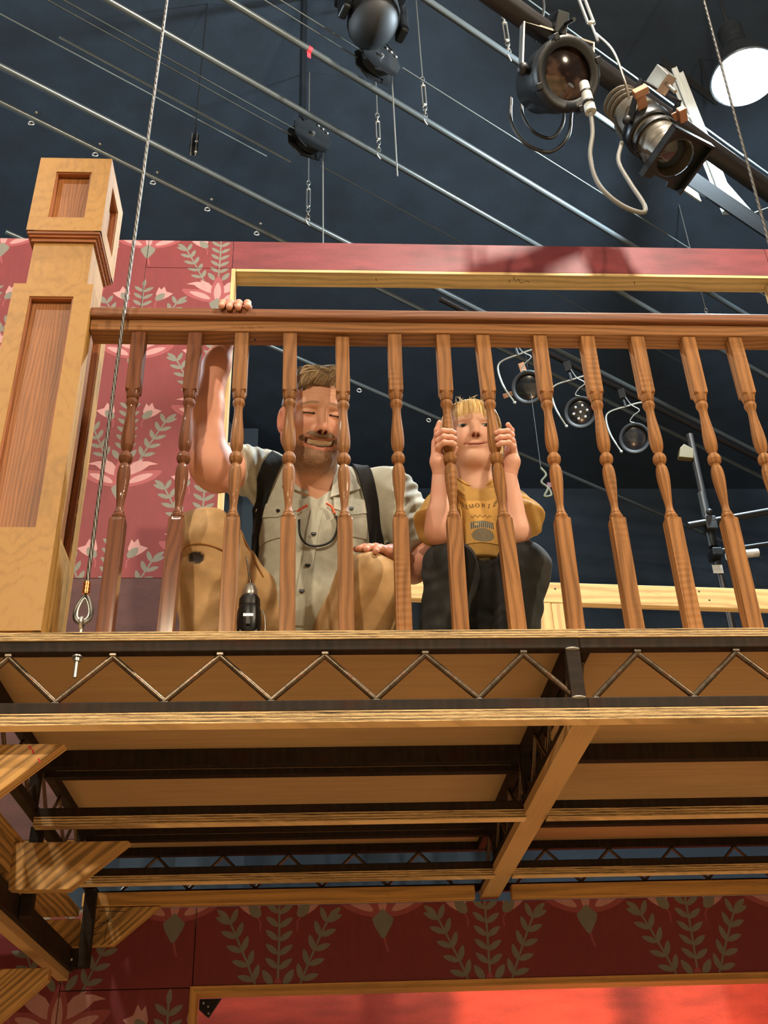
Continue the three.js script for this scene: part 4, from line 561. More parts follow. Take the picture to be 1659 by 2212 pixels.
{ // clusters seen near the top edge and right edge
  const c = grid(1.85, -1.30, 5.62), o = thing('moving_light', 'black moving stage light cut by the top edge', 'stage light', c.toArray()); o.rotation.y = 0.4;
  part(o, 'base', bx(-0.22, 0.15, -0.16, 0.22, 0.32, 0.16, 0, 0.02), mat.blackMetal); part(o, 'arm', bx(-0.24, -0.12, -0.06, -0.18, 0.16, 0.06, 1, 0.02), mat.blackMetal); part(o, 'arm', bx(0.18, -0.12, -0.06, 0.24, 0.16, 0.06, 1, 0.02), mat.blackMetal); part(o, 'head', new THREE.SphereGeometry(0.17, 20, 14).scale(1, 0.95, 1.25).translate(0, -0.06, 0), mat.lampBlack);
  for (const [x, y] of [[-0.1, 0.24], [0.02, 0.24], [0.14, 0.24]]) part(o, 'vent', bx(x - 0.04, y - 0.004, 0.158, x + 0.04, y + 0.004, 0.166, 0), mat.zinc);
  part(o, 'hanger', bx(-0.03, 0.32, -0.03, 0.03, CEIL - 5.62, 0.03, 1), mat.blackMetal);
  // white gusset, web and chord of the roof truss at the right edge
  const t = thing('roof_truss', 'pale steel roof truss webs with white gusset plates at the right edge', 'truss', grid(5.2, -0.85, 5.0).toArray());
  const G = (a, n, y) => grid(a, n, y);
  wpart(t, 'chord', bar(G(3.8, -0.86, 5.30), G(9, -0.86, 5.30), 0.10, 0.10), mat.lampBlack);
  wpart(t, 'web', merge([bar(G(4.95, -0.90, 5.32), G(4.72, -0.90, 6.9), 0.05, 0.012), bar(G(5.03, -0.90, 5.32), G(4.80, -0.90, 6.9), 0.05, 0.012), bar(G(4.99, -0.93, 5.32), G(4.76, -0.93, 6.9), 0.11, 0.01)]), mat.white);
  const gus = (pts) => { const a = pts.map(([u, v]) => G(u, -0.99, v)), g = new THREE.BufferGeometry(), b = a.map((p) => p.clone().addScaledVector(GN, -0.012)), pos = [], f = (p, q, r) => pos.push(...p.toArray(), ...q.toArray(), ...r.toArray()); f(a[0], a[1], a[2]); f(b[0], b[2], b[1]); for (let i = 0; i < 3; i++) { const j = (i + 1) % 3; f(a[i], b[i], a[j]); f(a[j], b[i], b[j]); } g.setAttribute('position', new THREE.Float32BufferAttribute(pos, 3)); g.computeVertexNormals(); return grainUV(g, 1, 1, 1); };
  wpart(t, 'gusset', gus([[4.98, 5.60], [5.62, 5.62], [4.95, 6.05]]), mat.white, 'white triangular gusset'); wpart(t, 'gusset', gus([[4.40, 5.36], [4.74, 5.36], [4.66, 5.75]]), mat.white, 'white triangular gusset');
  wpart(t, 'brace_rod', bar(G(5.1, -0.9, 5.32), G(5.6, -0.9, 5.75), 0.012, 0.012), mat.zinc); wpart(t, 'head_plate', bar(G(4.6, -0.92, 6.90), G(5.3, -0.92, 6.90), 0.05, 0.05), mat.lampBlack);
  wpart(t, 'hanger', rod(G(5.2, -0.90, 6.9), G(5.2, -0.90, CEIL - 0.001), 0.01, 8), mat.lampBlack);
}
{ // upright and arms of a rigging stand beyond the opening, with clip lights
  const o = thing('pipe_stand', 'dark pipe stand with cross arm and white label, right of the small lamps', 'stand', [2.79, FLOOR, -3.2]);
  wpart(o, 'upright', rod(V(2.79, FLOOR, -3.2), V(2.815, 2.95, -3.2), 0.022, 12), mat.darkPipe); wpart(o, 'sleeve', rod(V(2.80, 2.12, -3.19), V(2.802, 2.50, -3.19), 0.027, 12), mat.darkPipe2); wpart(o, 'cross_arm', rod(V(2.66, 2.245, -3.15), V(3.6, 2.43, -3.15), 0.021, 12), mat.darkPipe2); wpart(o, 'cross_arm', rod(V(2.78, 2.06, -3.14), V(3.4, 2.16, -3.14), 0.012, 10), mat.darkPipe2);
  wpart(o, 'clamp', merge([bx(2.765, 2.215, -3.21, 2.835, 2.305, -3.13, 1, 0.006), ball(V(2.80, 2.33, -3.13), 0.02)]), mat.black); wpart(o, 'clamp', bx(2.765, 2.03, -3.22, 2.825, 2.08, -3.12, 1, 0.006), mat.blackMetal);
  wpart(o, 'label', bx(2.762, 1.935, -3.176, 2.822, 1.99, -3.172, 0, 0), mat.white, 'white paper label'); wpart(o, 'end_cap', rod(V(2.83, 2.005, -3.1), V(3.02, 2.03, -3.1), 0.024, 12), mat.white); wpart(o, 'foot', merge([bx(2.55, FLOOR, -3.23, 3.03, FLOOR + 0.05, -3.17), bx(2.76, FLOOR, -3.45, 2.82, FLOOR + 0.05, -2.95)]), mat.blackMetal);
  const y = M({ color: lin(0x5c5228), roughness: 0.6 });
  { const g = prism([[-0.05, -0.04], [0.04, -0.05], [0.055, 0.02], [0.0, 0.06], [-0.03, 0.03]], -0.02, 0.02, 0.004); g.translate(2.755, 2.80, -3.19); single('cable_tag', 'dull yellow tag hanging on the dark pipe stand', 'tag', g, y); }
  const rp = grid(4.30, -2.605, 0), R = (dx, yy, dz = 0) => V(rp.x + dx, yy, rp.z + dz), k = thing('tied_rope', 'knotted rope end with a dull red tie, hanging below the small stage lamps', 'rope', [rp.x, 3.4, rp.z]);
  wpart(k, 'rope', tube([R(0, 3.62), R(0.03, 3.55, 0.01), R(-0.01, 3.49), R(0.03, 3.43, 0.01), R(0, 3.36), R(0.05, 3.37), R(0.04, 3.44)], 0.009, 70, 8), M({ color: lin(0x55523f), roughness: 0.85 })); wpart(k, 'hang_line', rod(R(0, 3.61), R(0, 4.90), 0.003, 6), mat.lampBlack); wpart(k, 'tie', bx(rp.x + 0.03, 3.44, rp.z - 0.02, rp.x + 0.14, 3.49, rp.z, 0, 0.008), M({ color: lin(0x4a2024), roughness: 0.8 }));
}
// --- high-bay lamps with their light
for (const b of BAYS) {
  const o = thing('high_bay_lamp', b.seen ? 'round glowing high-bay ceiling lamp at the upper right' : `round high-bay ceiling lamp out of view, ${b.w}`, 'ceiling lamp', b.p, 'high-bay lamps');
  const col = new THREE.Color().setRGB(...b.c), R = 0.235;
  part(o, 'reflector', lathe([[0.06, 0.34], [0.10, 0.33], [0.16, 0.22], [R, 0.04], [R + 0.012, 0.02], [R + 0.012, 0.0], [R, 0.0]], 36), mat.blackMetal); part(o, 'ballast', new THREE.CylinderGeometry(0.09, 0.09, 0.22, 20).translate(0, 0.44, 0), mat.blackMetal);
  part(o, 'stem', rod(V(0, 0.54, 0), V(0, CEIL - b.p[1] - 0.001, 0), 0.012, 8), mat.black);
  const d = new THREE.SphereGeometry(R, 32, 10, 0, 6.2832, 0, Math.PI / 2).scale(1, 0.28, 1).rotateX(Math.PI); part(o, 'diffuser', d, M({ color: 0xffffff, emissive: col, emissiveIntensity: 9, roughness: 0.5 }), 'glowing diffuser');
  const L = new THREE.PointLight(col, b.i, 0, 2); L.position.set(b.p[0], b.p[1] - 0.15, b.p[2]); L.castShadow = true; L.shadow.radius = 6; L.name = 'high_bay_light'; scene.add(L);
}
{ // warm work lamp behind the lower wall, and an unseen box and post added to shape its light
  const p = DOORLAMP.p, o = thing('work_lamp', 'warm work lamp on a stand in the room behind the lower wall', 'lamp', [p[0], FLOOR, p[2]]);
  const col = new THREE.Color().setRGB(...DOORLAMP.c);
  const aim = V(1.55, -0.62, -2.6), d = aim.clone().sub(V(...p)).normalize();
  wpart(o, 'pole', rod(V(p[0], FLOOR, p[2]), V(p[0], p[1] - 0.10, p[2]), 0.012, 10), mat.black); wpart(o, 'foot', bx(p[0] - 0.1, FLOOR, p[2] - 0.2, p[0] + 0.1, FLOOR + 0.03, p[2] + 0.1), mat.black);
  const sh = lathe([[0.015, -0.13], [0.05, -0.11], [0.085, 0.0], [0.088, 0.0], [0.053, -0.115], [0.015, -0.135]], 24), gl = new THREE.CylinderGeometry(0.078, 0.078, 0.006, 24).translate(0, -0.012, 0); for (const g of [sh, gl]) { g.applyQuaternion(new THREE.Quaternion().setFromUnitVectors(V(0, 1, 0), d)); g.translate(...p); }
  wpart(o, 'shade', sh, mat.blackMetal); wpart(o, 'lamp_face', gl, M({ color: 0xffffff, emissive: col, emissiveIntensity: 4 }), 'glowing lamp face');
  const L = new THREE.SpotLight(col, DOORLAMP.i, 0, 0.85, 0.4, 2); L.position.set(...p).addScaledVector(d, 0.01); L.target.position.copy(aim); L.castShadow = true; L.shadow.radius = 3; scene.add(L, L.target);
  const blockerBox = thing('light_blocker', 'unseen black case in the room behind the lower wall', 'case', [0.9, FLOOR, -2.16]); wpart(blockerBox, 'body', bx(0.55, FLOOR + 0.06, -2.28, 1.215, -0.74, -2.06, 1, 0.01), mat.black); wpart(blockerBox, 'blocker_top', bx(0.545, -0.74, -2.285, 1.22, -0.72, -2.055, 0, 0.004), mat.blackMetal); wpart(blockerBox, 'base', bx(0.57, FLOOR, -2.26, 1.2, FLOOR + 0.06, -2.08), mat.zinc);  // added unseen box, keeps the lamp off the left of the wall
  single('shadow_post', 'unseen short timber post added to cast a shadow on the red wall', 'timber', bx(1.60, FLOOR, -2.20, 1.665, -0.72, -2.13, 1, 0.003), mat.pine);  // added out of view to throw a shadow on the red wall
}
// ---------------------------------------------------------------- people: distance fields meshed with surface nets
const smin = (a, b, k) => { const h = Math.max(k - Math.abs(a - b), 0) / k; return Math.min(a, b) - h * h * k * 0.25; };
const smax = (a, b, k) => -smin(-a, -b, k);
function bone(a, b, ra, rb) { const [ax, ay, az] = a, dx = b[0] - ax, dy = b[1] - ay, dz = b[2] - az, il = 1 / (dx * dx + dy * dy + dz * dz + 1e-12); return (x, y, z) => { const px = x - ax, py = y - ay, pz = z - az; let t = (px * dx + py * dy + pz * dz) * il; t = t < 0 ? 0 : t > 1 ? 1 : t; const qx = px - dx * t, qy = py - dy * t, qz = pz - dz * t; return Math.sqrt(qx * qx + qy * qy + qz * qz) - (ra + (rb - ra) * t); }; }
function ell(c, r) { const [cx, cy, cz] = c, [rx, ry, rz] = r; return (x, y, z) => { const ax = (x - cx) / rx, ay = (y - cy) / ry, az = (z - cz) / rz, k0 = Math.sqrt(ax * ax + ay * ay + az * az), bxx = ax / rx, byy = ay / ry, bzz = az / rz, k1 = Math.sqrt(bxx * bxx + byy * byy + bzz * bzz); return k1 < 1e-9 ? -Math.min(rx, ry, rz) : k0 * (k0 - 1) / k1; }; }
const U = (l, k) => (x, y, z) => { let d = l[0](x, y, z); for (let i = 1; i < l.length; i++) d = smin(d, l[i](x, y, z), k); return d; };
const cutAt = (f, p, n) => { const L = Math.hypot(...n), nx = n[0] / L, ny = n[1] / L, nz = n[2] / L; return (x, y, z) => smax(f(x, y, z), (x - p[0]) * nx + (y - p[1]) * ny + (z - p[2]) * nz, 0.006); };
function n3(x, y, z, s = 1) { // smooth 3-D value noise
  const xi = Math.floor(x), yi = Math.floor(y), zi = Math.floor(z), fx = x - xi, fy = y - yi, fz = z - zi, u = fx * fx * (3 - 2 * fx), v = fy * fy * (3 - 2 * fy), w = fz * fz * (3 - 2 * fz), h = (a, b, c) => hash2(xi + a, (yi + b) * 57 + (zi + c) * 131, s);
  return mix(mix(mix(h(0, 0, 0), h(1, 0, 0), u), mix(h(0, 1, 0), h(1, 1, 0), u), v), mix(mix(h(0, 0, 1), h(1, 0, 1), u), mix(h(0, 1, 1), h(1, 1, 1), u), v), w);
}
function nets(f, lo, hi, cell, col) {
  const nx = Math.ceil((hi[0] - lo[0]) / cell) + 1, ny = Math.ceil((hi[1] - lo[1]) / cell) + 1, nz = Math.ceil((hi[2] - lo[2]) / cell) + 1, F = new Float32Array(nx * ny * nz), id = new Int32Array(nx * ny * nz).fill(-1);
  // coarse pass marks the blocks near the surface, so that far cells are not evaluated
  const B = 4, big = cell * B * 1.9;
  for (let k = 0; k < nz; k += B) for (let j = 0; j < ny; j += B) for (let i = 0; i < nx; i += B) {
    const d = f(lo[0] + (i + 1.5) * cell, lo[1] + (j + 1.5) * cell, lo[2] + (k + 1.5) * cell), far = Math.abs(d) > big;
    for (let c = k; c < Math.min(k + B, nz); c++) for (let b = j; b < Math.min(j + B, ny); b++) for (let a = i; a < Math.min(i + B, nx); a++) F[(c * ny + b) * nx + a] = far ? d : f(lo[0] + a * cell, lo[1] + b * cell, lo[2] + c * cell);
  }
  const pos = [], idx = [], O = [0, 1, nx, nx + 1, nx * ny, nx * ny + 1, nx * ny + nx, nx * ny + nx + 1], E = [[0, 1], [0, 2], [0, 4], [1, 3], [1, 5], [2, 3], [2, 6], [3, 7], [4, 5], [4, 6], [5, 7], [6, 7]];
  for (let k = 0; k < nz - 1; k++) for (let j = 0; j < ny - 1; j++) for (let i = 0; i < nx - 1; i++) {
    const q = (k * ny + j) * nx + i; let m = 0; for (let c = 0; c < 8; c++) if (F[q + O[c]] < 0) m |= 1 << c; if (m === 0 || m === 255) continue;
    let X = 0, Y = 0, Z = 0, n = 0; for (const [a, b] of E) { if (((m >> a) & 1) === ((m >> b) & 1)) continue; const fa = F[q + O[a]], fb = F[q + O[b]], t = fa / (fa - fb); X += mix(a & 1, b & 1, t); Y += mix((a >> 1) & 1, (b >> 1) & 1, t); Z += mix((a >> 2) & 1, (b >> 2) & 1, t); n++; }
    id[q] = pos.length / 3; pos.push(lo[0] + (i + X / n) * cell, lo[1] + (j + Y / n) * cell, lo[2] + (k + Z / n) * cell);
  }
  const quad = (a, b, c, d, flip) => { if (a < 0 || b < 0 || c < 0 || d < 0) return; flip ? idx.push(a, c, b, a, d, c) : idx.push(a, b, c, a, c, d); };
  for (let k = 1; k < nz - 1; k++) for (let j = 1; j < ny - 1; j++) for (let i = 1; i < nx - 1; i++) {
    const q = (k * ny + j) * nx + i, s = F[q] < 0;
    if (s !== F[q + 1] < 0) quad(id[q - nx - nx * ny], id[q - nx * ny], id[q], id[q - nx], !s);
    if (s !== F[q + nx] < 0) quad(id[q - 1 - nx * ny], id[q - nx * ny], id[q], id[q - 1], s);
    if (s !== F[q + nx * ny] < 0) quad(id[q - 1 - nx], id[q - nx], id[q], id[q - 1], !s);
  }
  const N = pos.length / 3, nor = new Float32Array(N * 3), uv = new Float32Array(N * 2), cc = col ? new Float32Array(N * 3) : null, e = cell * 0.45;
  for (let i = 0; i < N; i++) {
    const x = pos[3 * i], y = pos[3 * i + 1], z = pos[3 * i + 2]; let a = f(x + e, y, z) - f(x - e, y, z), b = f(x, y + e, z) - f(x, y - e, z), c = f(x, y, z + e) - f(x, y, z - e); const l = Math.hypot(a, b, c) || 1; nor[3 * i] = a / l; nor[3 * i + 1] = b / l; nor[3 * i + 2] = c / l; uv[2 * i] = (x + z * 0.6) * 8; uv[2 * i + 1] = (y + z * 0.4) * 8;
    if (cc) { const r = col(x, y, z); cc[3 * i] = r[0]; cc[3 * i + 1] = r[1]; cc[3 * i + 2] = r[2]; }
  }
  const g = new THREE.BufferGeometry(); g.setAttribute('position', new THREE.Float32BufferAttribute(pos, 3)); g.setAttribute('normal', new THREE.BufferAttribute(nor, 3)); g.setAttribute('uv', new THREE.BufferAttribute(uv, 2)); if (cc) g.setAttribute('color', new THREE.BufferAttribute(cc, 3)); g.setIndex(idx); return g;
}
// z of the surface in front of (x, y); patches are sheets laid on a field
function frontZ(f, x, y, z = 0.25) { for (let i = 0; i < 90; i++) { const d = f(x, y, z); if (d < 0.0006) return z; z -= Math.max(d * 0.8, 0.0008); if (z < -1.2) return null; } return z; }
function sheet(f, P, nu, nv, out, thick = 0.004) {          // P(u, v) gives x, y; closed sheet standing out from the surface
  const pos = [], uv = [], idx = [], e = 0.003;
  for (const s of [0, 1]) for (let j = 0; j <= nv; j++) for (let i = 0; i <= nu; i++) {
    const [x, y] = P(i / nu, j / nv); let z = frontZ(f, x, y); if (z === null) z = -0.5; let a = f(x + e, y, z) - f(x - e, y, z), b = f(x, y + e, z) - f(x, y - e, z), c = f(x, y, z + e) - f(x, y, z - e); const l = Math.hypot(a, b, c) || 1, o = s ? out - thick : out; pos.push(x + a / l * o, y + b / l * o, z + c / l * o); uv.push(i / nu, j / nv);
  }
  const st = nu + 1, off = st * (nv + 1); for (let j = 0; j < nv; j++) for (let i = 0; i < nu; i++) { const a = j * st + i; idx.push(a, a + 1, a + st, a + 1, a + st + 1, a + st); const b = a + off; idx.push(b, b + st, b + 1, b + 1, b + st, b + st + 1); }
  const rim = []; for (let i = 0; i < nu; i++) rim.push(i); for (let j = 0; j < nv; j++) rim.push(j * st + nu); for (let i = nu; i > 0; i--) rim.push(nv * st + i); for (let j = nv; j > 0; j--) rim.push(j * st); rim.forEach((a, i) => { const b = rim[(i + 1) % rim.length]; idx.push(a, a + off, b, b, a + off, b + off); });
  const g = new THREE.BufferGeometry(); g.setAttribute('position', new THREE.Float32BufferAttribute(pos, 3)); g.setAttribute('uv', new THREE.Float32BufferAttribute(uv, 2)); g.setIndex(idx); return toCreasedNormals(g, 0.9);
}
const quadP = (A, B, C, D) => (u, v) => [mix(mix(A[0], B[0], u), mix(D[0], C[0], u), v), mix(mix(A[1], B[1], u), mix(D[1], C[1], u), v)];
function stripP(pts, w) { return (u, v) => { const t = v * (pts.length - 1), i = Math.min(pts.length - 2, Math.floor(t)), f = t - i, a = pts[i], b = pts[i + 1], dx = b[0] - a[0], dy = b[1] - a[1], l = Math.hypot(dx, dy); return [mix(a[0], b[0], f) - dy / l * w * (u - 0.5), mix(a[1], b[1], f) + dx / l * w * (u - 0.5)]; }; }
const onSurf = (f, x, y, out = 0) => { const z = frontZ(f, x, y) ?? -0.4; return V(x, y, z + out); };

// head in its own frame: chin y -0.12, crown 0.12, face towards +z
function headField(k, neck) {
  const F = [ell([0, k.crY, -0.012], k.cr), ell([0, -0.028, 0.026], k.face)];
  for (const s of [-1, 1]) F.push(bone([s * k.jawW, -0.045, -0.012], [s * 0.014, -0.098, 0.050], 0.026, 0.022), ell([s * 0.042, -0.026 + k.cheekY, 0.052], k.cheek));
  F.push(ell([0, -0.098, 0.056], [0.024, 0.020, 0.022]));
  const base = U(F, 0.030), nk = bone([0, -0.055, -0.022], neck, k.neckR, k.neckR * 1.12);
  const brow = U([bone([-0.052, 0.024, 0.058], [-0.013, 0.030, 0.080], 0.008, 0.009), bone([0.052, 0.024, 0.058], [0.013, 0.030, 0.080], 0.008, 0.009)], 0.012);
  const nose = U([bone([0, 0.018, 0.078], [0, k.noseY, k.noseZ], 0.0075, k.noseR), ell([-0.0125, k.noseY - 0.004, k.noseZ - 0.012], [0.0085, 0.0075, 0.010]), ell([0.0125, k.noseY - 0.004, k.noseZ - 0.012], [0.0085, 0.0075, 0.010])], 0.012);
  const nos = [ell([-0.0068, k.noseY - 0.0105, k.noseZ - 0.004], [0.0042, 0.0048, 0.0056]), ell([0.0068, k.noseY - 0.0105, k.noseZ - 0.004], [0.0042, 0.0048, 0.0056])];
  const sock = [ell([-k.eyeX, 0.006, 0.092], [0.018, 0.011, 0.020]), ell([k.eyeX, 0.006, 0.092], [0.018, 0.011, 0.020])];
  const lids = []; for (const s of [-1, 1]) { lids.push(ell([s * k.eyeX, 0.007, 0.066], [0.0160, 0.0125, 0.0135]), bone([s * (k.eyeX - 0.013), k.lidU, 0.0745], [s * (k.eyeX + 0.013), k.lidU - 0.001, 0.0685], 0.0045, 0.0045), bone([s * (k.eyeX - 0.012), k.lidL, 0.0735], [s * (k.eyeX + 0.012), k.lidL + 0.001, 0.0680], 0.0042, 0.0042)); }
  const ears = []; for (const s of [-1, 1]) ears.push([ell([s * k.earX, -0.004, -0.016], [0.010, 0.031, 0.019]), ell([s * (k.earX + 0.006), -0.002, -0.006], [0.006, 0.017, 0.009])]);
  const mouthCut = k.mouthCut, lipU = k.lipU, lipL = k.lipL, extra = k.extra;
  return (x, y, z) => {
    let d = smin(base(x, y, z), nk(x, y, z), 0.035); d = smin(d, brow(x, y, z), 0.014);
    for (const q of sock) d = smax(d, -q(x, y, z), 0.014);
    for (const q of lids) d = smin(d, q(x, y, z), 0.0035);
    d = smin(d, nose(x, y, z), 0.010); for (const q of nos) d = smax(d, -q(x, y, z), 0.003);
    d = smin(d, lipU(x, y, z), 0.007); d = smin(d, lipL(x, y, z), 0.007); if (mouthCut) d = smax(d, -mouthCut(x, y, z), 0.003); if (k.teeth) d = Math.min(d, k.teeth(x, y, z));
    for (const [e, c] of ears) d = smin(d, smax(e(x, y, z), -c(x, y, z), 0.006), 0.008);
    if (extra) d = smin(d, extra(x, y, z), 0.006);
    return d;
  };
}
function headFrame(c, s, pitch, yaw, roll, wide = 1) { return new THREE.Matrix4().compose(V(...c), new THREE.Quaternion().setFromEuler(new THREE.Euler(pitch, yaw, roll, 'YXZ')), V(s * wide, s, s)); }
const skinMat = (rough = 0.58) => MP({ color: 0xffffff, vertexColors: true, roughness: rough, specularIntensity: 0.6 });
const mergeKeep = (l) => mergeGeometries(l.map((g) => (g.index ? g.toNonIndexed() : g)));
const lerp3 = (a, b, t) => [mix(a[0], b[0], t), mix(a[1], b[1], t), mix(a[2], b[2], t)];
const finger = (pts, r0, r1) => { const l = []; for (let i = 0; i + 1 < pts.length; i++) l.push(bone(pts[i], pts[i + 1], mix(r0, r1, i / (pts.length - 1)), mix(r0, r1, (i + 1) / (pts.length - 1)))); return l; };

function lockOf(pts, r) { const c = new THREE.CatmullRomCurve3(pts), n = 10, g = new THREE.TubeGeometry(c, n, 1, 4, false), p = g.attributes.position; for (let i = 0; i <= n; i++) { const q = c.getPointAt(i / n), t = i / n, w = r * (0.55 + 0.45 * Math.sin(Math.min(1, t * 1.6) * 1.57)) * (t > 0.6 ? 1 - 0.85 * (t - 0.6) / 0.4 : 1); for (let j = 0; j <= 4; j++) { const k = i * 5 + j; p.setXYZ(k, q.x + (p.getX(k) - q.x) * w, q.y + (p.getY(k) - q.y) * w, q.z + (p.getZ(k) - q.z) * w); } } g.computeVertexNormals(); return g; }
const tint = (g, c) => { const a = new Float32Array(g.attributes.position.count * 3); for (let i = 0; i < a.length; i += 3) { a[i] = c[0]; a[i + 1] = c[1]; a[i + 2] = c[2]; } g.setAttribute('color', new THREE.BufferAttribute(a, 3)); return g; };
// ---------------------------------------------------------------- the man
{ const o = thing('person', 'man in pale grey work shirt, black braces and tan trousers, crouching and smiling', 'person', [0.44, 0.001, -0.42]);
  const SK = [0.66, 0.36, 0.245], RED3 = [0.66, 0.27, 0.19], HAIR = [0.145, 0.092, 0.052], LIP = [0.52, 0.215, 0.15];
  const flat = (r) => () => r;
  // head
  const HM = headFrame([0.466, 0.746, -0.170], 1.13, 28 * Math.PI / 180, 15 * Math.PI / 180, 2 * Math.PI / 180), inv = HM.clone().invert(), nb = V(0.470, 0.575, -0.305).applyMatrix4(inv);
  const smile = (x) => 0.0085 * Math.pow(Math.min(1, Math.abs(x) / 0.034), 1.7);
  const arc = (y, z, r, n = 6) => { const l = []; for (let i = 0; i < n; i++) { const a = -0.036 + 0.072 * i / n, b = -0.036 + 0.072 * (i + 1) / n, zz = (x) => z - 14 * x * x; l.push(bone([a, y + smile(a), zz(a)], [b, y + smile(b), zz(b)], r, r)); } return U(l, 0.003); };
  const tash = (() => { const l = []; for (const s of [-1, 1]) l.push(bone([s * 0.004, -0.0465, 0.0905], [s * 0.020, -0.0475, 0.085], 0.0070, 0.0078), bone([s * 0.020, -0.0475, 0.085], [s * 0.041, -0.054, 0.068], 0.0078, 0.0055)); return U(l, 0.006); })();
  const hf0 = headField({ crY: 0.034, cr: [0.077, 0.084, 0.096], face: [0.062, 0.084, 0.060], jawW: 0.050, cheekY: 0.0, cheek: [0.026, 0.019, 0.024], neckR: 0.056, noseY: -0.030, noseZ: 0.101, noseR: 0.0115, eyeX: 0.031, lidU: 0.0098, lidL: 0.0022, earX: 0.079,
    lipU: arc(-0.0570, 0.083, 0.0042), lipL: arc(-0.0750, 0.0795, 0.0046), mouthCut: (x, y, z) => ell([0, -0.066 + smile(x) * 0.9, 0.085], [0.034, 0.0078, 0.018])(x, y, z), teeth: (x, y, z) => ell([0, -0.0640 + smile(x) * 0.9, 0.066], [0.031, 0.0072, 0.014])(x, y, z), extra: tash }, [nb.x, nb.y, nb.z]);
  const hf = (x, y, z) => hf0(x, y, z) + (z > 0.05 && y > 0.045 ? 0.0007 * Math.sin(y * 520 + Math.sin(x * 60) * 0.8) * sst(0.045, 0.06, y) : 0);
  const hcol = (x, y, z) => {
    let c = SK; const n = n3(x * 60, y * 60, z * 60, 4); c = lerp3(c, [c[0] * 0.92, c[1] * 0.86, c[2] * 0.82], n * 0.5);
    const ax = Math.abs(x);
    c = lerp3(c, RED3, 0.65 * Math.exp(-(((ax - 0.042) / 0.020) ** 2 + ((y + 0.022) / 0.016) ** 2)) * (z > 0.02 ? 1 : 0)); c = lerp3(c, RED3, 0.5 * Math.exp(-((x / 0.014) ** 2 + ((y + 0.030) / 0.014) ** 2)) * (z > 0.08 ? 1 : 0));
    if (ax > 0.074 && y < 0.04) c = lerp3(c, RED3, 0.6);
    const g = n3(x * 420, y * 420, z * 420, 8);
    // close-cropped beard along jaw, chin and upper lip, moustache, eyebrows
    const jaw = sst(-0.052, -0.078, y + 0.25 * Math.max(0, 0.055 - z) * (ax > 0.03 ? -1 : 0)) * sst(-0.03, 0.0, z) * sst(-0.150, -0.118, y), side = ax > 0.045 && z < 0.055 && z > -0.005 && y < -0.028 && y > -0.1 ? 0.75 : 0;
    c = lerp3(c, HAIR, clamp(Math.max(jaw * (y < -0.076 || ax > 0.034 ? 0.8 : 0.15), side * 0.75) * (0.65 + 0.6 * g)));
    if (tash(x, y, z) < 0.0026) c = lerp3(HAIR, [0.22, 0.145, 0.085], g * 0.6);
    const by = 0.0315 - Math.max(0, ax - 0.03) * 0.28; if (z > 0.045 && ax > 0.010 && ax < 0.058) c = lerp3(c, [0.20, 0.125, 0.07], 0.72 * (1 - sst(0.0015, 0.0050, Math.abs(y - by))) * sst(0.010, 0.016, ax) * sst(0.058, 0.046, ax));
    // eyes: dark line of lashes in the slit
    const sl = 0.0058; if (z > 0.058 && ax > 0.017 && ax < 0.046 && Math.abs(y - sl) < 0.0022) c = [0.030, 0.018, 0.014];
    if (z > 0.058 && ax > 0.016 && ax < 0.047 && y < 0.003 && y > -0.008) c = lerp3(c, RED3, 0.25);
    const ml = smile(x); if (z > 0.040 && ax < 0.039) { if (y > -0.0610 + ml && y < -0.0545 + ml) c = lerp3(c, LIP, 0.6); if (y > -0.082 + ml && y < -0.0730 + ml) c = LIP; if (Math.abs(y + 0.0662 - ml * 0.9) < 0.0076 && ax < 0.035) c = z < 0.0822 ? (ax < 0.029 && y > -0.0708 + ml * 0.9 ? [0.86, 0.76, 0.62] : [0.07, 0.02, 0.015]) : c; }
    if (((ax - 0.0068) / 0.005) ** 2 + ((y + 0.041) / 0.006) ** 2 < 1 && z > 0.085) c = [0.10, 0.03, 0.02];
    return c;
  };
  const head = nets(hf, [-0.105, -0.205, -0.14], [0.105, 0.135, 0.125], 0.0021, hcol); head.applyMatrix4(HM);
  // arms and torso under the shirt
  const armR = U([bone([0.300, 0.662, -0.31], [0.190, 0.604, -0.175], 0.056, 0.051), bone([0.245, 0.62, -0.235], [0.205, 0.575, -0.19], 0.050, 0.046), bone([0.187, 0.598, -0.170], [0.172, 0.765, -0.142], 0.049, 0.042), bone([0.172, 0.765, -0.142], [0.194, 0.900, -0.118], 0.042, 0.034), bone([0.194, 0.900, -0.118], [0.216, 0.978, -0.098], 0.034, 0.027)], 0.03);
  const armL = U([bone([0.685, 0.60, -0.31], [0.782, 0.40, -0.305], 0.055, 0.048), bone([0.782, 0.392, -0.303], [0.722, 0.308, -0.225], 0.046, 0.033), bone([0.722, 0.308, -0.225], [0.690, 0.300, -0.190], 0.032, 0.028)], 0.028);
  const chest = U([ell([0.483, 0.515, -0.378], [0.160, 0.140, 0.112]), bone([0.474, 0.60, -0.315], [0.476, 0.50, -0.350], 0.074, 0.080)], 0.06);
  const bodyF = U([armR, armL, chest, bone([0.33, 0.655, -0.325], [0.65, 0.615, -0.325], 0.05, 0.05)], 0.03);
  const body = nets(bodyF, [0.10, 0.22, -0.52], [0.86, 1.04, -0.04], 0.0065, (x, y, z) => lerp3(SK, RED3, 0.30 + 0.4 * n3(x * 40, y * 40, z * 40, 2)));
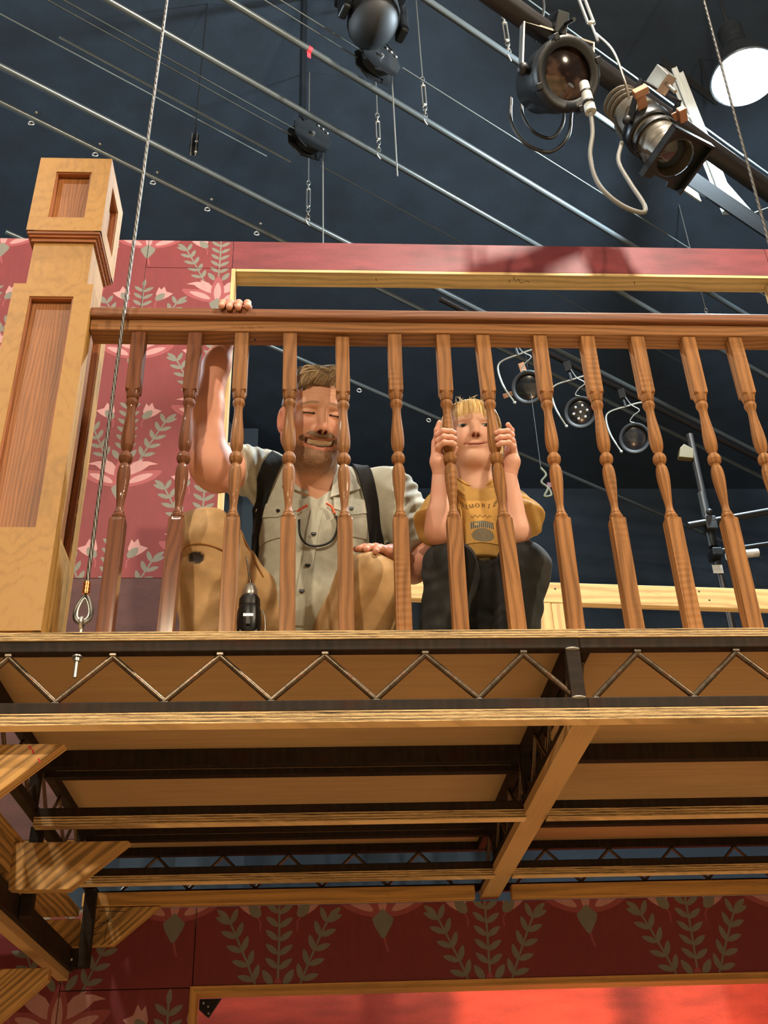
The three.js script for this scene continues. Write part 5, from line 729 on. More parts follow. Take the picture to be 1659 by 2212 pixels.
  // hand over the handrail
  const hR = [bone([0.216, 0.978, -0.098], [0.245, 0.992, -0.060], 0.026, 0.020), bone([0.226, 0.990, -0.055], [0.232, 0.991, -0.020], 0.014, 0.011), bone([0.246, 0.991, -0.055], [0.254, 0.992, -0.018], 0.015, 0.0115), bone([0.262, 0.990, -0.060], [0.276, 0.991, -0.020], 0.014, 0.011), bone([0.238, 0.988, -0.070], [0.290, 0.988, -0.050], 0.014, 0.0105), bone([0.290, 0.988, -0.050], [0.312, 0.985, -0.030], 0.0105, 0.0095)];
  const palmR = U(hR, 0.014), fR = [[0.2185, 0.0005], [0.2385, -0.004], [0.2615, -0.0045], [0.2850, 0.0]].map(([x, dy], i) => U(finger([[x * 0.55 + 0.252 * 0.45, 0.991, -0.022], [x, 0.9935, 0.014], [x, 0.9885, 0.0365], [x + (i - 1.5) * 0.001, 0.9665 + dy, 0.0475]], 0.0112, 0.0088), 0.005));
  const nails = fR.map((_, i) => ell([[0.2185, 0.2385, 0.2615, 0.2850][i] + (i - 1.5) * 0.001, 0.9705 + [0.0005, -0.004, -0.0045, 0][i], 0.0555], [0.0058, 0.0066, 0.0032]));
  const handRF = (x, y, z) => { let d = palmR(x, y, z); let m = 1e3; for (const q of fR) m = Math.min(m, q(x, y, z)); d = smin(d, m, 0.006); return d; };
  const handR = nets(handRF, [0.17, 0.935, -0.13], [0.335, 1.03, 0.07], 0.0026, (x, y, z) => { for (const q of nails) if (q(x, y, z) < 0.0012) return [0.72, 0.42, 0.31]; return lerp3(SK, RED3, z > 0.02 ? 0.55 : 0.3); });
  // hand on the knee
  const hL = [bone([0.700, 0.302, -0.198], [0.662, 0.305, -0.165], 0.024, 0.022), bone([0.68, 0.302, -0.175], [0.650, 0.296, -0.138], 0.020, 0.014), bone([0.675, 0.306, -0.185], [0.648, 0.308, -0.172], 0.020, 0.016)];
  const palmL = U(hL, 0.016), fL = [[[0.650, 0.312, -0.176], [0.616, 0.318, -0.170], [0.592, 0.314, -0.158], [0.572, 0.306, -0.148]], [[0.650, 0.309, -0.162], [0.615, 0.312, -0.150], [0.592, 0.305, -0.136], [0.580, 0.296, -0.126]], [[0.651, 0.302, -0.149], [0.620, 0.302, -0.130], [0.603, 0.293, -0.116], [0.596, 0.281, -0.106]], [[0.653, 0.295, -0.138], [0.632, 0.290, -0.116], [0.622, 0.280, -0.102], [0.618, 0.268, -0.094]]].map((p) => U(finger(p, 0.0105, 0.0080), 0.005));
  const handL = nets((x, y, z) => { let d = palmL(x, y, z), m = 1e3; for (const q of fL) m = Math.min(m, q(x, y, z)); return smin(d, m, 0.006); }, [0.545, 0.24, -0.235], [0.74, 0.345, -0.075], 0.0028, (x, y, z) => lerp3(SK, RED3, 0.5)); handL.translate(0, 0.010, 0.014);
  wpart(o, 'body', mergeKeep([head, body, handR, handL]), skinMat());
  // hair: short sides, longer swept top
  const capF = headField; // (the same skull, grown)
  const skull = ell([0, 0.034, -0.012], [0.080, 0.0885, 0.100]), quiff = U([bone([-0.040, 0.098, 0.050], [0.030, 0.112, 0.052], 0.020, 0.017), bone([-0.045, 0.100, 0.010], [0.035, 0.116, 0.010], 0.028, 0.026), bone([-0.035, 0.095, -0.05], [0.035, 0.100, -0.05], 0.034, 0.034), bone([0.030, 0.112, 0.052], [0.056, 0.092, 0.040], 0.016, 0.012)], 0.02);
  const hairF = (x, y, z) => {
    let d = skull(x, y, z); const ax = Math.abs(x), line = 0.066 - 0.06 * sst(0.035, 0.06, ax), front = 0.062 - Math.max(0, ax - 0.045) * 1.7; d = smax(d, (z - front) * 0.8 - Math.max(0, (y - 0.085)) * 2.2, 0.004); d = smax(d, -(y + 0.03 + (z > -0.01 ? 0.0 : -0.02)), 0.004); if (ax > 0.06 && z > -0.04 && z < 0.01 && y < 0.03) d = Math.max(d, 0.002);
    d = smin(d, quiff(x, y, z), 0.016); const s = (x * 0.85 + y * 0.3) * 0.0 + z * 160 + x * 55; return d + 0.0016 * Math.sin(s + 2.2 * n3(x * 40, y * 40, z * 40, 3)) * sst(0.05, 0.085, y) + 0.0007 * Math.sin(s * 2.7);
  };
  const hair = nets(hairF, [-0.11, -0.06, -0.14], [0.11, 0.155, 0.10], 0.0024, (x, y, z) => { const s = 0.5 + 0.5 * Math.sin(z * 160 + x * 55 + 2.2 * n3(x * 40, y * 40, z * 40, 3)), t = clamp(s * 0.9) * sst(0.05, 0.09, y); return lerp3([0.10, 0.070, 0.045], [0.42, 0.31, 0.17], t); }); hair.applyMatrix4(HM);
  const strands = [], mcol = [[0.16, 0.11, 0.065], [0.30, 0.215, 0.12], [0.46, 0.345, 0.195], [0.22, 0.155, 0.09]];
  for (let i = 0; i < 300; i++) { // locks combed from the parting over to the far side
    const z0 = rr(-0.075, 0.058), x0 = -0.052 + rr(-0.012, 0.02), L = rr(0.045, 0.095), h = (x) => 0.106 + 0.018 * Math.cos((x - 0.004) * 16) - Math.max(0, Math.abs(z0) - 0.03) * 0.42, fw = z0 > 0.02 ? rr(0.0, 0.022) : rr(-0.01, 0.012);
    const P = [0, 0.33, 0.66, 1].map((t) => { const x = x0 + L * t; return V(x, h(x) + rr(-0.003, 0.005) - (t === 0 ? 0.010 : 0) - (t === 1 ? 0.008 : 0), z0 + fw * t * t + (z0 > 0.03 ? 0.012 * Math.sin(t * 3.1) : 0)); });
    strands.push(tint(lockOf(P, rr(0.0016, 0.0032)), mcol[(rnd() * 4) | 0])); }
  for (let i = 0; i < 220; i++) { // front of the quiff
    const x0 = rr(-0.056, 0.024), s = rr(0.7, 1.05), e = rr(-0.004, 0.004), k = Math.max(0, Math.abs(x0) - 0.03) * 0.5;
    strands.push(tint(lockOf([V(x0 - 0.006, 0.080 - k + e, 0.0755 - k), V(x0 + 0.002, 0.097 - k + e, 0.080 - k), V(x0 + 0.018 * s, 0.117 - k + e, 0.066), V(x0 + 0.040 * s, 0.123 - k + e, 0.036), V(x0 + 0.055 * s, 0.116 - k, 0.008)], rr(0.0014, 0.0030)), mcol[(rnd() * 4) | 0])); }
  const sg = mergeKeep([...strands]); sg.applyMatrix4(HM);
  wpart(o, 'hair', mergeKeep([hair, sg]), MP({ color: 0xffffff, vertexColors: true, roughness: 0.55 }), 'short brown hair swept up in front');
  // shirt
  const sleeveR = cutAt(bone([0.33, 0.672, -0.325], [0.215, 0.622, -0.205], 0.071, 0.072), [0.232, 0.634, -0.228], [-0.6, -0.28, 0.72]), sleeveL = cutAt(bone([0.672, 0.606, -0.318], [0.795, 0.37, -0.30], 0.076, 0.070), [0.772, 0.415, -0.302], [0.47, -0.87, 0.08]);
  const torso = U([ell([0.484, 0.515, -0.368], [0.186, 0.165, 0.130]), ell([0.452, 0.330, -0.425], [0.172, 0.180, 0.150]), bone([0.340, 0.648, -0.330], [0.640, 0.612, -0.330], 0.062, 0.066)], 0.07);
  const vee = bone([0.479, 0.660, -0.215], [0.473, 0.500, -0.236], 0.052, 0.002);
  const shirtF = (x, y, z) => { let d = smin(smin(torso(x, y, z), sleeveR(x, y, z), 0.03), sleeveL(x, y, z), 0.03); d = smax(d, -vee(x, y, z), 0.004); const w = n3(x * 9, y * 9, z * 9, 5);
    d += 0.0028 * Math.sin((y * 95 + x * 40 + w * 9)) * sst(0.30, 0.5, Math.abs(x - 0.46) * 1.9) + 0.0045 * (n3(x * 14, y * 14, z * 14, 6) - 0.5); if (x < 0.34 && y > 0.52) d += 0.0026 * Math.sin(x * 230 + y * 60 + w * 6) * sst(0.36, 0.30, x); if (x > 0.68) d += 0.003 * Math.sin(y * 170 - x * 120 + w * 7); return d; };
  const shirt = nets(shirtF, [0.14, 0.12, -0.60], [0.90, 0.78, -0.10], 0.0058); const shirtM = M({ color: lin(0xcccec0), map: T.weave, roughness: 0.85 });
  const shirtMesh = wpart(o, 'shirt', shirt, shirtM, 'pale grey button-up work shirt');
  const S = (name, P, nu, nv, out, m, l, th) => wpart(name === 'brace' ? o : shirtMesh, name, sheet(shirtF, P, nu, nv, out, th), m, l);
  S('placket', stripP([[0.474, 0.500], [0.462, 0.440], [0.450, 0.36], [0.435, 0.27], [0.425, 0.20]], 0.030), 4, 24, 0.0035, shirtM);
  for (const [x, y] of [[0.464, 0.432], [0.449, 0.347], [0.434, 0.275]]) { const p = onSurf(shirtF, x, y, 0.0045); const g = new THREE.CylinderGeometry(0.0072, 0.0072, 0.0035, 16).rotateX(Math.PI / 2 - 0.45).translate(p.x, p.y, p.z); wpart(shirtMesh, 'button', g, mat.black, 'dark shirt button'); }
  for (const [a, b, c, d] of [[[0.312, 0.545], [0.424, 0.532], [0.418, 0.430], [0.318, 0.440]], [[0.520, 0.532], [0.612, 0.540], [0.606, 0.438], [0.524, 0.430]]]) { S('pocket', quadP(a, b, c, d), 10, 10, 0.0028, shirtM); const m = [(c[0] + d[0]) / 2, a[1] - 0.048]; const fl = (u, v) => { const q = quadP([a[0] - 0.003, a[1] + 0.006], [b[0] + 0.003, b[1] + 0.006], [b[0] + 0.002, b[1] - 0.030], [a[0] - 0.002, a[1] - 0.030])(u, v); return [q[0], q[1] - v * 0.016 * (1 - Math.abs(u - 0.5) * 2)]; }; S('pocket_flap', fl, 12, 6, 0.0058, shirtM); const p = onSurf(shirtF, (a[0] + b[0]) / 2, (a[1] + b[1]) / 2 - 0.028, 0.0075); wpart(shirtMesh, 'button', new THREE.CylinderGeometry(0.0062, 0.0062, 0.003, 14).rotateX(Math.PI / 2 - 0.4).translate(p.x, p.y, p.z), mat.black, 'dark pocket button'); }
  // collar flaps and braces
  S('collar', quadP([0.405, 0.668], [0.432, 0.640], [0.452, 0.545], [0.378, 0.590]), 10, 10, 0.010, shirtM, 'open shirt collar', 0.006); S('collar', quadP([0.524, 0.640], [0.552, 0.660], [0.590, 0.575], [0.508, 0.535]), 10, 10, 0.010, shirtM, 'open shirt collar', 0.006);
  S('brace', stripP([[0.362, 0.690], [0.345, 0.640], [0.315, 0.550], [0.298, 0.470], [0.292, 0.40]], 0.040), 4, 30, 0.0085, mat.elastic, 'black elastic brace', 0.005); S('brace', stripP([[0.590, 0.685], [0.606, 0.630], [0.622, 0.540], [0.632, 0.440], [0.632, 0.34]], 0.040), 4, 30, 0.0085, mat.elastic, 'black elastic brace', 0.005);
  for (const [x, y] of [[0.300, 0.445], [0.632, 0.432]]) { const p = onSurf(shirtF, x, y, 0.011); wpart(o, 'brace_clip', bx(p.x - 0.018, p.y - 0.006, p.z - 0.004, p.x + 0.018, p.y + 0.006, p.z + 0.003, 0, 0.002), mat.copper); }
  // glasses cord with orange temple tips
  const cp = [[0.425, 0.470], [0.428, 0.428], [0.445, 0.402], [0.478, 0.396], [0.512, 0.412], [0.528, 0.450], [0.525, 0.478]].map(([x, y]) => onSurf(shirtF, x, y, 0.010)); wpart(o, 'glasses_cord', tube(cp, 0.0032, 50, 8), mat.black, 'black glasses cord');
  const or = M({ color: lin(0xe8663c), roughness: 0.4 }); for (const q of [[[0.420, 0.492], [0.436, 0.502], [0.448, 0.507]], [[0.498, 0.512], [0.512, 0.502], [0.520, 0.482]]]) wpart(o, 'temple_tip', tube(q.map(([x, y]) => onSurf(shirtF, x, y, 0.014)), 0.0036, 20, 8), or, 'orange temple tip of the glasses');
  // trousers
  const legR = U([bone([0.385, 0.190, -0.53], [0.188, 0.352, -0.170], 0.108, 0.086), bone([0.186, 0.350, -0.165], [0.215, 0.085, -0.235], 0.086, 0.074)], 0.04), legL = U([bone([0.510, 0.185, -0.53], [0.602, 0.215, -0.160], 0.105, 0.082), bone([0.602, 0.212, -0.155], [0.580, 0.075, -0.24], 0.082, 0.074)], 0.04), pel = ell([0.445, 0.170, -0.55], [0.165, 0.125, 0.130]);
  const hole = ell([0.172, 0.268, -0.085], [0.034, 0.020, 0.020]);
  const trF = (x, y, z) => { let d = smin(smin(legR(x, y, z), legL(x, y, z), 0.03), pel(x, y, z), 0.05); const w = n3(x * 8, y * 8, z * 8, 15); d += 0.006 * (n3(x * 11, y * 11, z * 11, 17) - 0.5) + 0.0022 * Math.sin(y * 70 - x * 60 + w * 10); if (x < 0.34) d = smax(d, -hole(x, y, z), 0.004); d = Math.max(d, 0.07 - y); return d; };
  const tanM = MP({ color: 0xffffff, vertexColors: true, map: T.weave, roughness: 0.9 });
  const trMesh = wpart(o, 'trousers', nets(trF, [0.06, 0.04, -0.70], [0.73, 0.48, -0.03], 0.0062, (x, y, z) => { let c = [0.62, 0.385, 0.175]; const m = n3(x * 25, y * 25, z * 25, 19); c = lerp3(c, [0.40, 0.235, 0.105], sst(0.55, 0.9, m) * 0.45); c = lerp3(c, [0.66, 0.44, 0.22], sst(0.6, 0.9, n3(x * 38, y * 38, z * 38, 23)) * 0.35); if (x < 0.34 && hole(x, y, z) < 0.001) c = [0.035, 0.025, 0.02]; return c; }), tanM, 'tan canvas work trousers, torn below the knee');
  { const seam = (pts, f) => tube(pts.map(([x, y]) => onSurf(f, x, y, 0.001)), 0.0024, 40, 6), sm = M({ color: lin(0x9a6a3c), roughness: 0.9 }); wpart(trMesh, 'knee_seam', seam([[0.128, 0.265], [0.150, 0.298], [0.185, 0.302], [0.235, 0.297], [0.262, 0.294]], trF), sm); wpart(trMesh, 'side_seam', seam([[0.270, 0.39], [0.30, 0.345], [0.335, 0.295]], trF), sm); wpart(trMesh, 'knee_seam', seam([[0.512, 0.245], [0.525, 0.262], [0.545, 0.275]], trF), sm); }
  // boots
  for (const [x, z] of [[0.215, -0.205], [0.580, -0.215]]) wpart(o, 'boot', nets((X, Y, Z) => Math.max(U([bone([x, 0.035, z + 0.075], [x, 0.040, z - 0.07], 0.040, 0.036), bone([x, 0.05, z - 0.05], [x, 0.11, z - 0.04], 0.048, 0.052)], 0.03)(X, Y, Z), 0.001 - Y), [x - 0.08, -0.005, z - 0.14], [x + 0.08, 0.17, z + 0.14], 0.007), mat.black, 'dark boot');
}
// ---------------------------------------------------------------- the boy
{ const o = thing('person', 'small fair-haired boy in mustard T-shirt holding two spindles and peering between them', 'person', [0.89, 0.001, -0.22]);
  const SK = [0.74, 0.45, 0.33], RED3 = [0.74, 0.34, 0.25], LIP = [0.56, 0.22, 0.18];
  const HM = headFrame([0.894, 0.684, -0.146], 0.825, 17 * Math.PI / 180, -1 * Math.PI / 180, 1 * Math.PI / 180, 1.07), inv = HM.clone().invert(), nb = V(0.899, 0.53, -0.195).applyMatrix4(inv);
  const sm = (x) => (x < 0 ? 0.0015 : 0.0035) * Math.pow(Math.min(1, Math.abs(x) / 0.030), 1.4), arc = (y, z, r, w = 0.034, n = 6) => { const l = []; for (let i = 0; i < n; i++) { const a = -w + 2 * w * i / n, b = -w + 2 * w * (i + 1) / n, zz = (x) => z - 15 * x * x; l.push(bone([a, y + sm(a), zz(a)], [b, y + sm(b), zz(b)], r, r)); } return U(l, 0.003); };
  const hf = headField({ crY: 0.030, cr: [0.086, 0.086, 0.098], face: [0.072, 0.082, 0.062], jawW: 0.050, cheekY: -0.012, cheek: [0.036, 0.031, 0.034], neckR: 0.052, noseY: -0.024, noseZ: 0.099, noseR: 0.0125, eyeX: 0.036, lidU: 0.0142, lidL: -0.0010, earX: 0.089, lipU: arc(-0.0575, 0.0835, 0.0050), lipL: arc(-0.0660, 0.0815, 0.0058, 0.024), mouthCut: (x, y, z) => ell([0, -0.0620 + sm(x), 0.093], [0.034, 0.0014, 0.014])(x, y, z) }, [nb.x, nb.y, nb.z]);
  const hcol = (x, y, z) => {
    let c = SK; const ax = Math.abs(x), n = n3(x * 60, y * 60, z * 60, 4); c = lerp3(c, [c[0] * 0.95, c[1] * 0.9, c[2] * 0.86], n * 0.5);
    c = lerp3(c, RED3, 0.6 * Math.exp(-(((ax - 0.046) / 0.024) ** 2 + ((y + 0.034) / 0.022) ** 2)) * (z > 0.02 ? 1 : 0)); c = lerp3(c, RED3, 0.45 * Math.exp(-((x / 0.015) ** 2 + ((y + 0.026) / 0.014) ** 2)) * (z > 0.08 ? 1 : 0));
    if (ax > 0.084) c = lerp3(c, RED3, 0.5);
    const by = 0.034 - Math.max(0, ax - 0.03) * 0.22; if (z > 0.045 && Math.abs(y - by) < 0.0032 && ax > 0.016 && ax < 0.056) c = lerp3(c, [0.50, 0.30, 0.15], 0.5);
    const ey = 0.0066, ex = (ax - 0.036) / 0.0145, ed = Math.abs(y - ey) - 0.0052 * Math.sqrt(Math.max(0, 1 - ex * ex)); if (z > 0.055 && Math.abs(ex) < 1) { if (ed < 0) { const gx = x > 0 ? x - 0.039 : x + 0.034; c = Math.abs(gx) < 0.0082 ? (Math.abs(gx) < 0.004 ? [0.012, 0.012, 0.014] : [0.07, 0.09, 0.10]) : [0.42, 0.37, 0.33]; } else if (ed < 0.0014 && y > ey) c = [0.14, 0.07, 0.045]; }
    const ml = sm(x); if (z > 0.040 && ax < 0.037) { if (y > -0.0620 + ml && y < -0.0545 + ml) c = lerp3(c, LIP, 0.7); if (y > -0.0695 + ml && y < -0.0620 + ml && ax < 0.024) c = lerp3(c, LIP, 0.7); if (Math.abs(y + 0.0620 - ml) < 0.0013) c = [0.26, 0.08, 0.06]; }
    if (((ax - 0.0068) / 0.005) ** 2 + ((y + 0.0345) / 0.0058) ** 2 < 1 && z > 0.082) c = [0.30, 0.11, 0.08];
    return c;
  };
  const head = nets(hf, [-0.115, -0.22, -0.14], [0.115, 0.135, 0.125], 0.0023, hcol); head.applyMatrix4(HM);
  const armL = U([bone([0.806, 0.498, -0.185], [0.784, 0.340, -0.085], 0.037, 0.035), bone([0.784, 0.335, -0.080], [0.786, 0.375, -0.066], 0.036, 0.036), bone([0.786, 0.345, -0.075], [0.790, 0.480, -0.040], 0.036, 0.0245)], 0.02), armR = U([bone([0.984, 0.498, -0.185], [0.972, 0.335, -0.085], 0.037, 0.035), bone([0.970, 0.335, -0.078], [0.958, 0.470, -0.040], 0.036, 0.0245)], 0.02);
  const bodyF = U([armL, armR, ell([0.896, 0.45, -0.230], [0.076, 0.092, 0.060]), bone([0.898, 0.54, -0.195], [0.898, 0.47, -0.215], 0.040, 0.044)], 0.025);
  const body = nets(bodyF, [0.72, 0.26, -0.32], [1.04, 0.62, -0.005], 0.0052, (x, y, z) => lerp3(SK, RED3, 0.25 + 0.4 * n3(x * 40, y * 40, z * 40, 2)));
  // hands: palm beside the spindle, fingers closed across its front
  const AX = [0.8085, 0.9415];
  const hand = (c, s) => { // s = -1: palm on the left of the spindle, 1: on the right
    const X = (d) => c + s * d, palm = U([bone([X(0.018), 0.478, -0.038], [X(0.028), 0.505, -0.020], 0.0240, 0.0200), bone([X(0.029), 0.505, -0.018], [X(0.030), 0.560, -0.012], 0.0160, 0.0130), bone([X(0.026), 0.510, -0.026], [X(0.026), 0.550, -0.026], 0.014, 0.012)], 0.014);
    const fs = [[0.566, 0.0075, 1], [0.5475, 0.0078, 1], [0.5295, 0.0074, 0.92]].map(([y, r, L]) => U(finger([[X(0.030), y - 0.004, -0.010], [X(0.0285), y + 0.001, 0.012], [X(0.0155), y + 0.003, 0.0262], [X(-0.004 * L), y + 0.001, 0.0270], [X(-0.0125 * L), y - 0.001, 0.0235]], r * 1.08, r * 0.86), 0.004));
    fs.push(U(s < 0 ? finger([[X(0.030), 0.566, -0.010], [X(0.0285), 0.588, 0.004], [X(0.022), 0.606, 0.012]], 0.0080, 0.0066) : finger([[X(0.031), 0.570, -0.012], [X(0.0310), 0.588, 0.004], [X(0.020), 0.594, 0.020]], 0.0080, 0.0066), 0.004));
    fs.push(U(finger([[X(0.018), 0.500, -0.034], [X(-0.004), 0.525, -0.034], [X(-0.020), 0.552, -0.026]], 0.0095, 0.0072), 0.004));
    return (x, y, z) => { let d = palm(x, y, z), m = 1e3; for (const q of fs) m = Math.min(m, q(x, y, z)); return smin(d, m, 0.005); };
  };
  const hc = (x, y, z) => lerp3(SK, RED3, 0.35 + 0.35 * n3(x * 90, y * 90, z * 90, 5));
  const h1 = nets(hand(AX[0], -1), [0.74, 0.44, -0.075], [0.85, 0.63, 0.05], 0.0023, hc), h2 = nets(hand(AX[1], 1), [0.90, 0.44, -0.075], [1.02, 0.63, 0.05], 0.0023, hc);
  wpart(o, 'body', mergeKeep([head, body, h1, h2]), skinMat(0.55));
  // hair: a cap with many tapered locks laid over it
  const locks = []; const cap = ell([0, 0.031, -0.014], [0.0895, 0.0905, 0.101]);
  const lock = lockOf;
  const capP = (x, y, z, o2) => { const d = V(x, (y - 0.031), z + 0.014), l = Math.sqrt((d.x / 0.0895) ** 2 + (d.y / 0.0905) ** 2 + (d.z / 0.101) ** 2); return V(d.x / l, d.y / l + 0.031, d.z / l - 0.014).multiplyScalar(1).add(V(d.x, d.y, d.z).normalize().multiplyScalar(o2)); };
  const cols = [[0.90, 0.68, 0.31], [0.80, 0.54, 0.21], [0.95, 0.78, 0.44], [0.66, 0.42, 0.16]];
  for (let i = 0; i < 240; i++) { // fringe
    const u = rr(-1, 1), x0 = u * 0.030 + rr(-0.01, 0.01), x1 = u * 0.072 + rr(-0.006, 0.006), end = 0.041 + rr(-0.010, 0.014) - Math.abs(u) * 0.012 - (u > 0.5 ? 0.010 : 0); const A = capP(x0, 0.125, rr(-0.03, 0.02), 0.001), B = capP(mix(x0, x1, 0.45), 0.105, 0.055, rr(0.002, 0.006)), C = capP(mix(x0, x1, 0.8), 0.078, 0.085, rr(0.002, 0.006)), D = capP(x1, end, 0.100, rr(0.000, 0.004)); locks.push(tint(lock([A, B, C, D], rr(0.0011, 0.0021)), cols[(rnd() * 4) | 0])); }
  for (let i = 0; i < 260; i++) { // sides and back
    const a = rr(0.95, 6.2832 - 0.95), s = Math.sin(a), c = Math.cos(a), end = -0.055 + rr(-0.02, 0.03); const A = capP(s * 0.02, 0.125, -0.02 + c * 0.02, 0.001), B = capP(s * 0.07, 0.09, -0.014 + c * 0.07, rr(0.001, 0.004)), C = capP(s * 0.09, 0.03, -0.014 + c * 0.1, rr(0.001, 0.005)), D = capP(s * 0.088, -0.01, -0.014 + c * 0.1, 0.003), E = V(s * 0.098, end, -0.014 + c * 0.096); locks.push(tint(lock([A, B, C, D, E], rr(0.0018, 0.0034)), cols[(rnd() * 4) | 0])); }
  for (let i = 0; i < 14; i++) { const u = rr(-1, 1), A = capP(u * 0.06, 0.12, 0.0, 0.0), B = A.clone().add(V(rr(-0.01, 0.01) + u * 0.008, rr(0.008, 0.016), rr(0, 0.01))), C = B.clone().add(V(rr(-0.012, 0.012), rr(0.0, 0.010), rr(0, 0.012))); locks.push(tint(lock([A, B, C], 0.0006), cols[2])); }
  const hcap = nets((x, y, z) => { let d = cap(x, y, z); const ax = Math.abs(x); d = smax(d, (z - 0.070 + Math.max(0, ax - 0.05) * 1.5) - Math.max(0, y - 0.075) * 2.0, 0.004); d = smax(d, -(y + 0.045 - (z > 0 ? 0.03 : 0)), 0.004); if (ax > 0.07 && z > -0.035 && z < 0.01 && y < 0.025) d = Math.max(d, 0.002); return d; }, [-0.115, -0.07, -0.14], [0.115, 0.14, 0.11], 0.004, () => [0.66, 0.42, 0.16]);
  const hg = mergeKeep([hcap, ...locks]); hg.applyMatrix4(HM); wpart(o, 'hair', hg, MP({ color: 0xffffff, vertexColors: true, roughness: 0.5 }), 'straight fair hair with a fringe');
  // T-shirt
  const slL = cutAt(bone([0.830, 0.515, -0.198], [0.768, 0.350, -0.105], 0.050, 0.062), [0.772, 0.372, -0.118], [-0.30, -0.85, 0.45]), slR = cutAt(bone([0.962, 0.515, -0.198], [1.014, 0.360, -0.105], 0.050, 0.060), [1.008, 0.385, -0.118], [0.30, -0.85, 0.45]);
  const tor = U([ell([0.897, 0.440, -0.225], [0.098, 0.115, 0.078]), ell([0.900, 0.330, -0.255], [0.100, 0.110, 0.092]), bone([0.835, 0.517, -0.205], [0.958, 0.517, -0.205], 0.044, 0.044)], 0.04), neckC = bone([0.897, 0.60, -0.165], [0.897, 0.562, -0.160], 0.056, 0.036);
  const tsF = (x, y, z) => { let d = smin(smin(tor(x, y, z), slL(x, y, z), 0.02), slR(x, y, z), 0.02); d = smax(d, -neckC(x, y, z), 0.004); const w = n3(x * 12, y * 12, z * 12, 5); d += 0.005 * (n3(x * 18, y * 18, z * 18, 6) - 0.5) + 0.0022 * Math.sin(y * 120 + x * 60 + w * 9) * sst(0.045, 0.085, Math.abs(x - 0.897)); return smax(d, 0.315 - y - Math.max(0, -0.2 - z) * 2, 0.006); };
  const tsM = M({ color: lin(0xd8ac60), map: T.weave, roughness: 0.88 });
  const shirtMesh = wpart(o, 'shirt', nets(tsF, [0.68, 0.20, -0.37], [1.09, 0.59, -0.02], 0.0050), tsM, 'mustard yellow T-shirt');
  wpart(shirtMesh, 'neckband', sheet(tsF, (u, v) => { const a = mix(-1.25, 1.25, v), r = mix(0.044, 0.053, u); return [0.897 + Math.sin(a) * r, 0.556 - Math.cos(a) * r * 0.72]; }, 3, 24, 0.003), tsM);
  { const c = document.createElement('canvas'); c.width = c.height = 512; const g = c.getContext('2d'); g.fillStyle = '#d8ac60'; g.fillRect(0, 0, 512, 512); g.fillStyle = '#6b5632'; g.font = 'bold 74px sans-serif'; g.textAlign = 'center'; const tx = 'MEMORIES'; for (let i = 0; i < tx.length; i++) { const a = (i - 3.5) * 0.145; g.save(); g.translate(256 + Math.sin(a) * 420, 470 - Math.cos(a) * 380); g.rotate(a); g.fillText(tx[i], 0, 0); g.restore(); }
    g.strokeStyle = '#6b5632'; g.lineWidth = 7; g.beginPath(); g.moveTo(150, 205); for (let i = 0; i <= 20; i++) g.lineTo(150 + i * 11, 200 + Math.sin(i * 1.3) * 14); g.stroke();
    for (let i = 0; i < 24; i++) { g.fillStyle = i % 2 ? '#4c4f50' : '#b9b39c'; g.fillRect(130 + i * 10.5, 250 + Math.abs(i - 12) * 1.5, 10.5, 78); } g.fillStyle = '#d8c27a'; g.beginPath(); g.arc(196, 290, 16, 0, 7); g.fill();
    g.fillStyle = '#8d8672'; g.beginPath(); g.ellipse(262, 420, 118, 84, 0, 0, 7); g.fill(); g.fillStyle = '#6c675a'; for (let i = 0; i < 60; i++) { const a = i * 2.4, r = 20 + i * 1.3; g.fillRect(262 + Math.cos(a) * r * 1.3, 420 + Math.sin(a) * r * 0.9, 4, 16); }
    const t = new THREE.CanvasTexture(c); t.colorSpace = THREE.SRGBColorSpace; wpart(shirtMesh, 'shirt_print', sheet(tsF, quadP([0.838, 0.348], [0.962, 0.348], [0.962, 0.470], [0.838, 0.470]), 20, 20, 0.0022, 0.002), M({ map: t, roughness: 0.88 }), 'faded lettering and grey print'); }
  // trousers
  const lL = U([bone([0.866, 0.185, -0.330], [0.806, 0.262, -0.135], 0.078, 0.064), bone([0.806, 0.258, -0.130], [0.778, 0.075, -0.165], 0.064, 0.056)], 0.03), lR = U([bone([0.935, 0.185, -0.330], [0.990, 0.258, -0.135], 0.078, 0.066), bone([0.990, 0.255, -0.130], [0.958, 0.075, -0.170], 0.066, 0.056)], 0.03), pv = U([ell([0.900, 0.215, -0.300], [0.085, 0.100, 0.095]), ell([0.900, 0.262, -0.250], [0.088, 0.085, 0.090])], 0.03);
  const trF = (x, y, z) => { let d = smin(smin(lL(x, y, z), lR(x, y, z), 0.02), pv(x, y, z), 0.03); const w = n3(x * 12, y * 12, z * 12, 25); return Math.max(d + 0.005 * (n3(x * 16, y * 16, z * 16, 27) - 0.5) + 0.0016 * Math.sin(y * 110 + x * 50 + w * 10), 0.06 - y); };
  wpart(o, 'trousers', nets(trF, [0.69, 0.03, -0.43], [1.09, 0.36, -0.03], 0.0055, (x, y, z) => { const m = n3(x * 30, y * 30, z * 30, 29); return lerp3([0.014, 0.016, 0.016], [0.034, 0.034, 0.031], sst(0.45, 0.9, m)); }), MP({ color: 0xffffff, vertexColors: true, map: T.weave, roughness: 0.9 }), 'dark charcoal trousers');
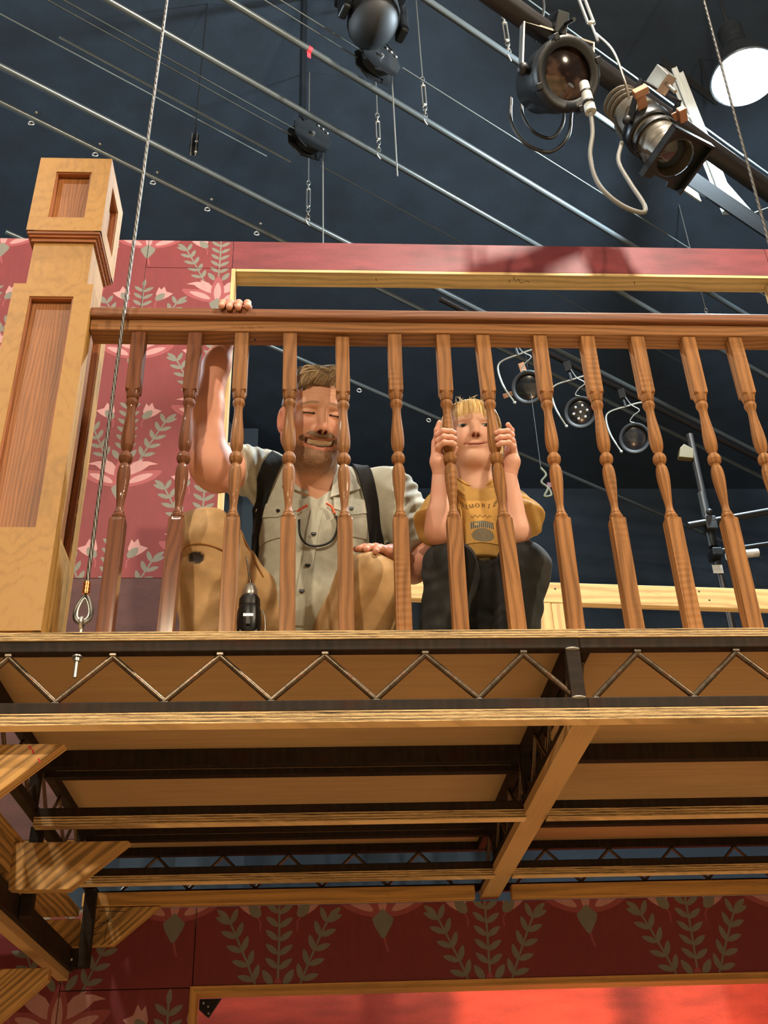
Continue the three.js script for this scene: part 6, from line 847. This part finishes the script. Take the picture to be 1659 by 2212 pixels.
  { const p = onSurf(trF, 0.902, 0.318, 0.003); wpart(o, 'belt_buckle', merge([new THREE.CylinderGeometry(0.018, 0.018, 0.005, 18).rotateX(Math.PI / 2 - 0.35).translate(p.x, p.y, p.z), bx(p.x - 0.004, p.y - 0.006, p.z + 0.001, p.x + 0.007, p.y + 0.004, p.z + 0.005)]), M({ color: lin(0x5e5030), roughness: 0.5, metalness: 0.4 }), 'brass snap'); }
  for (const [x, z] of [[0.778, -0.145], [0.958, -0.150]]) wpart(o, 'shoe', nets((X, Y, Z) => Math.max(U([bone([x, 0.026, z + 0.055], [x, 0.030, z - 0.05], 0.029, 0.027), bone([x, 0.04, z - 0.03], [x, 0.075, z - 0.022], 0.034, 0.038)], 0.02)(X, Y, Z), 0.001 - Y), [x - 0.06, -0.004, z - 0.1], [x + 0.06, 0.125, z + 0.1], 0.006), mat.black, 'dark shoe');
}
// ---------------------------------------------------------------- cordless drill standing on the deck
{ const o = thing('cordless_drill', 'black cordless drill standing bit-up on the deck in front of the man', 'drill', [0.316, 0.0005, -0.052]);
  const P = (n, g, m, l) => part(o, n, g, m, l);
  P('bit', merge([rod(V(0, 0.178, 0), V(-0.012, 0.246, 0.0), 0.0030, 8, 0.0022), rod(V(0, 0.166, 0), V(0, 0.180, 0), 0.0046, 6)]), mat.rodSteel); P('chuck', lathe([[0.0, 0.172], [0.006, 0.173], [0.012, 0.168], [0.0155, 0.160]].reverse(), 20), mat.zinc, 'bright chuck jaws'); P('chuck_sleeve', lathe([[0.0165, 0.136], [0.0185, 0.140], [0.0185, 0.148], [0.0172, 0.150], [0.0178, 0.153], [0.0155, 0.161]], 22), mat.zinc);
  P('clutch_ring', lathe([[0.024, 0.108], [0.0255, 0.112], [0.0245, 0.130], [0.0205, 0.137]], 22), mat.black); P('body', merge([lathe([[0.0, 0.035], [0.020, 0.036], [0.027, 0.045], [0.029, 0.07], [0.028, 0.098], [0.025, 0.109]], 22), bx(-0.026, 0.0, -0.020, 0.026, 0.05, 0.018, 1, 0.006)]), mat.blackMetal); P('label_plate', bx(-0.012, 0.072, 0.0265, 0.012, 0.080, 0.0298, 0, 0.001), mat.zinc); P('belt_hook', tube([V(0.026, 0.03, 0), V(0.036, 0.035, 0.004), V(0.037, 0.08, 0.004), V(0.031, 0.10, 0.002)], 0.0022, 24, 6), mat.zinc); P('trigger', bx(-0.006, 0.05, 0.026, 0.006, 0.066, 0.034, 1, 0.002), mat.black);
}
renderer.render(scene, camera);
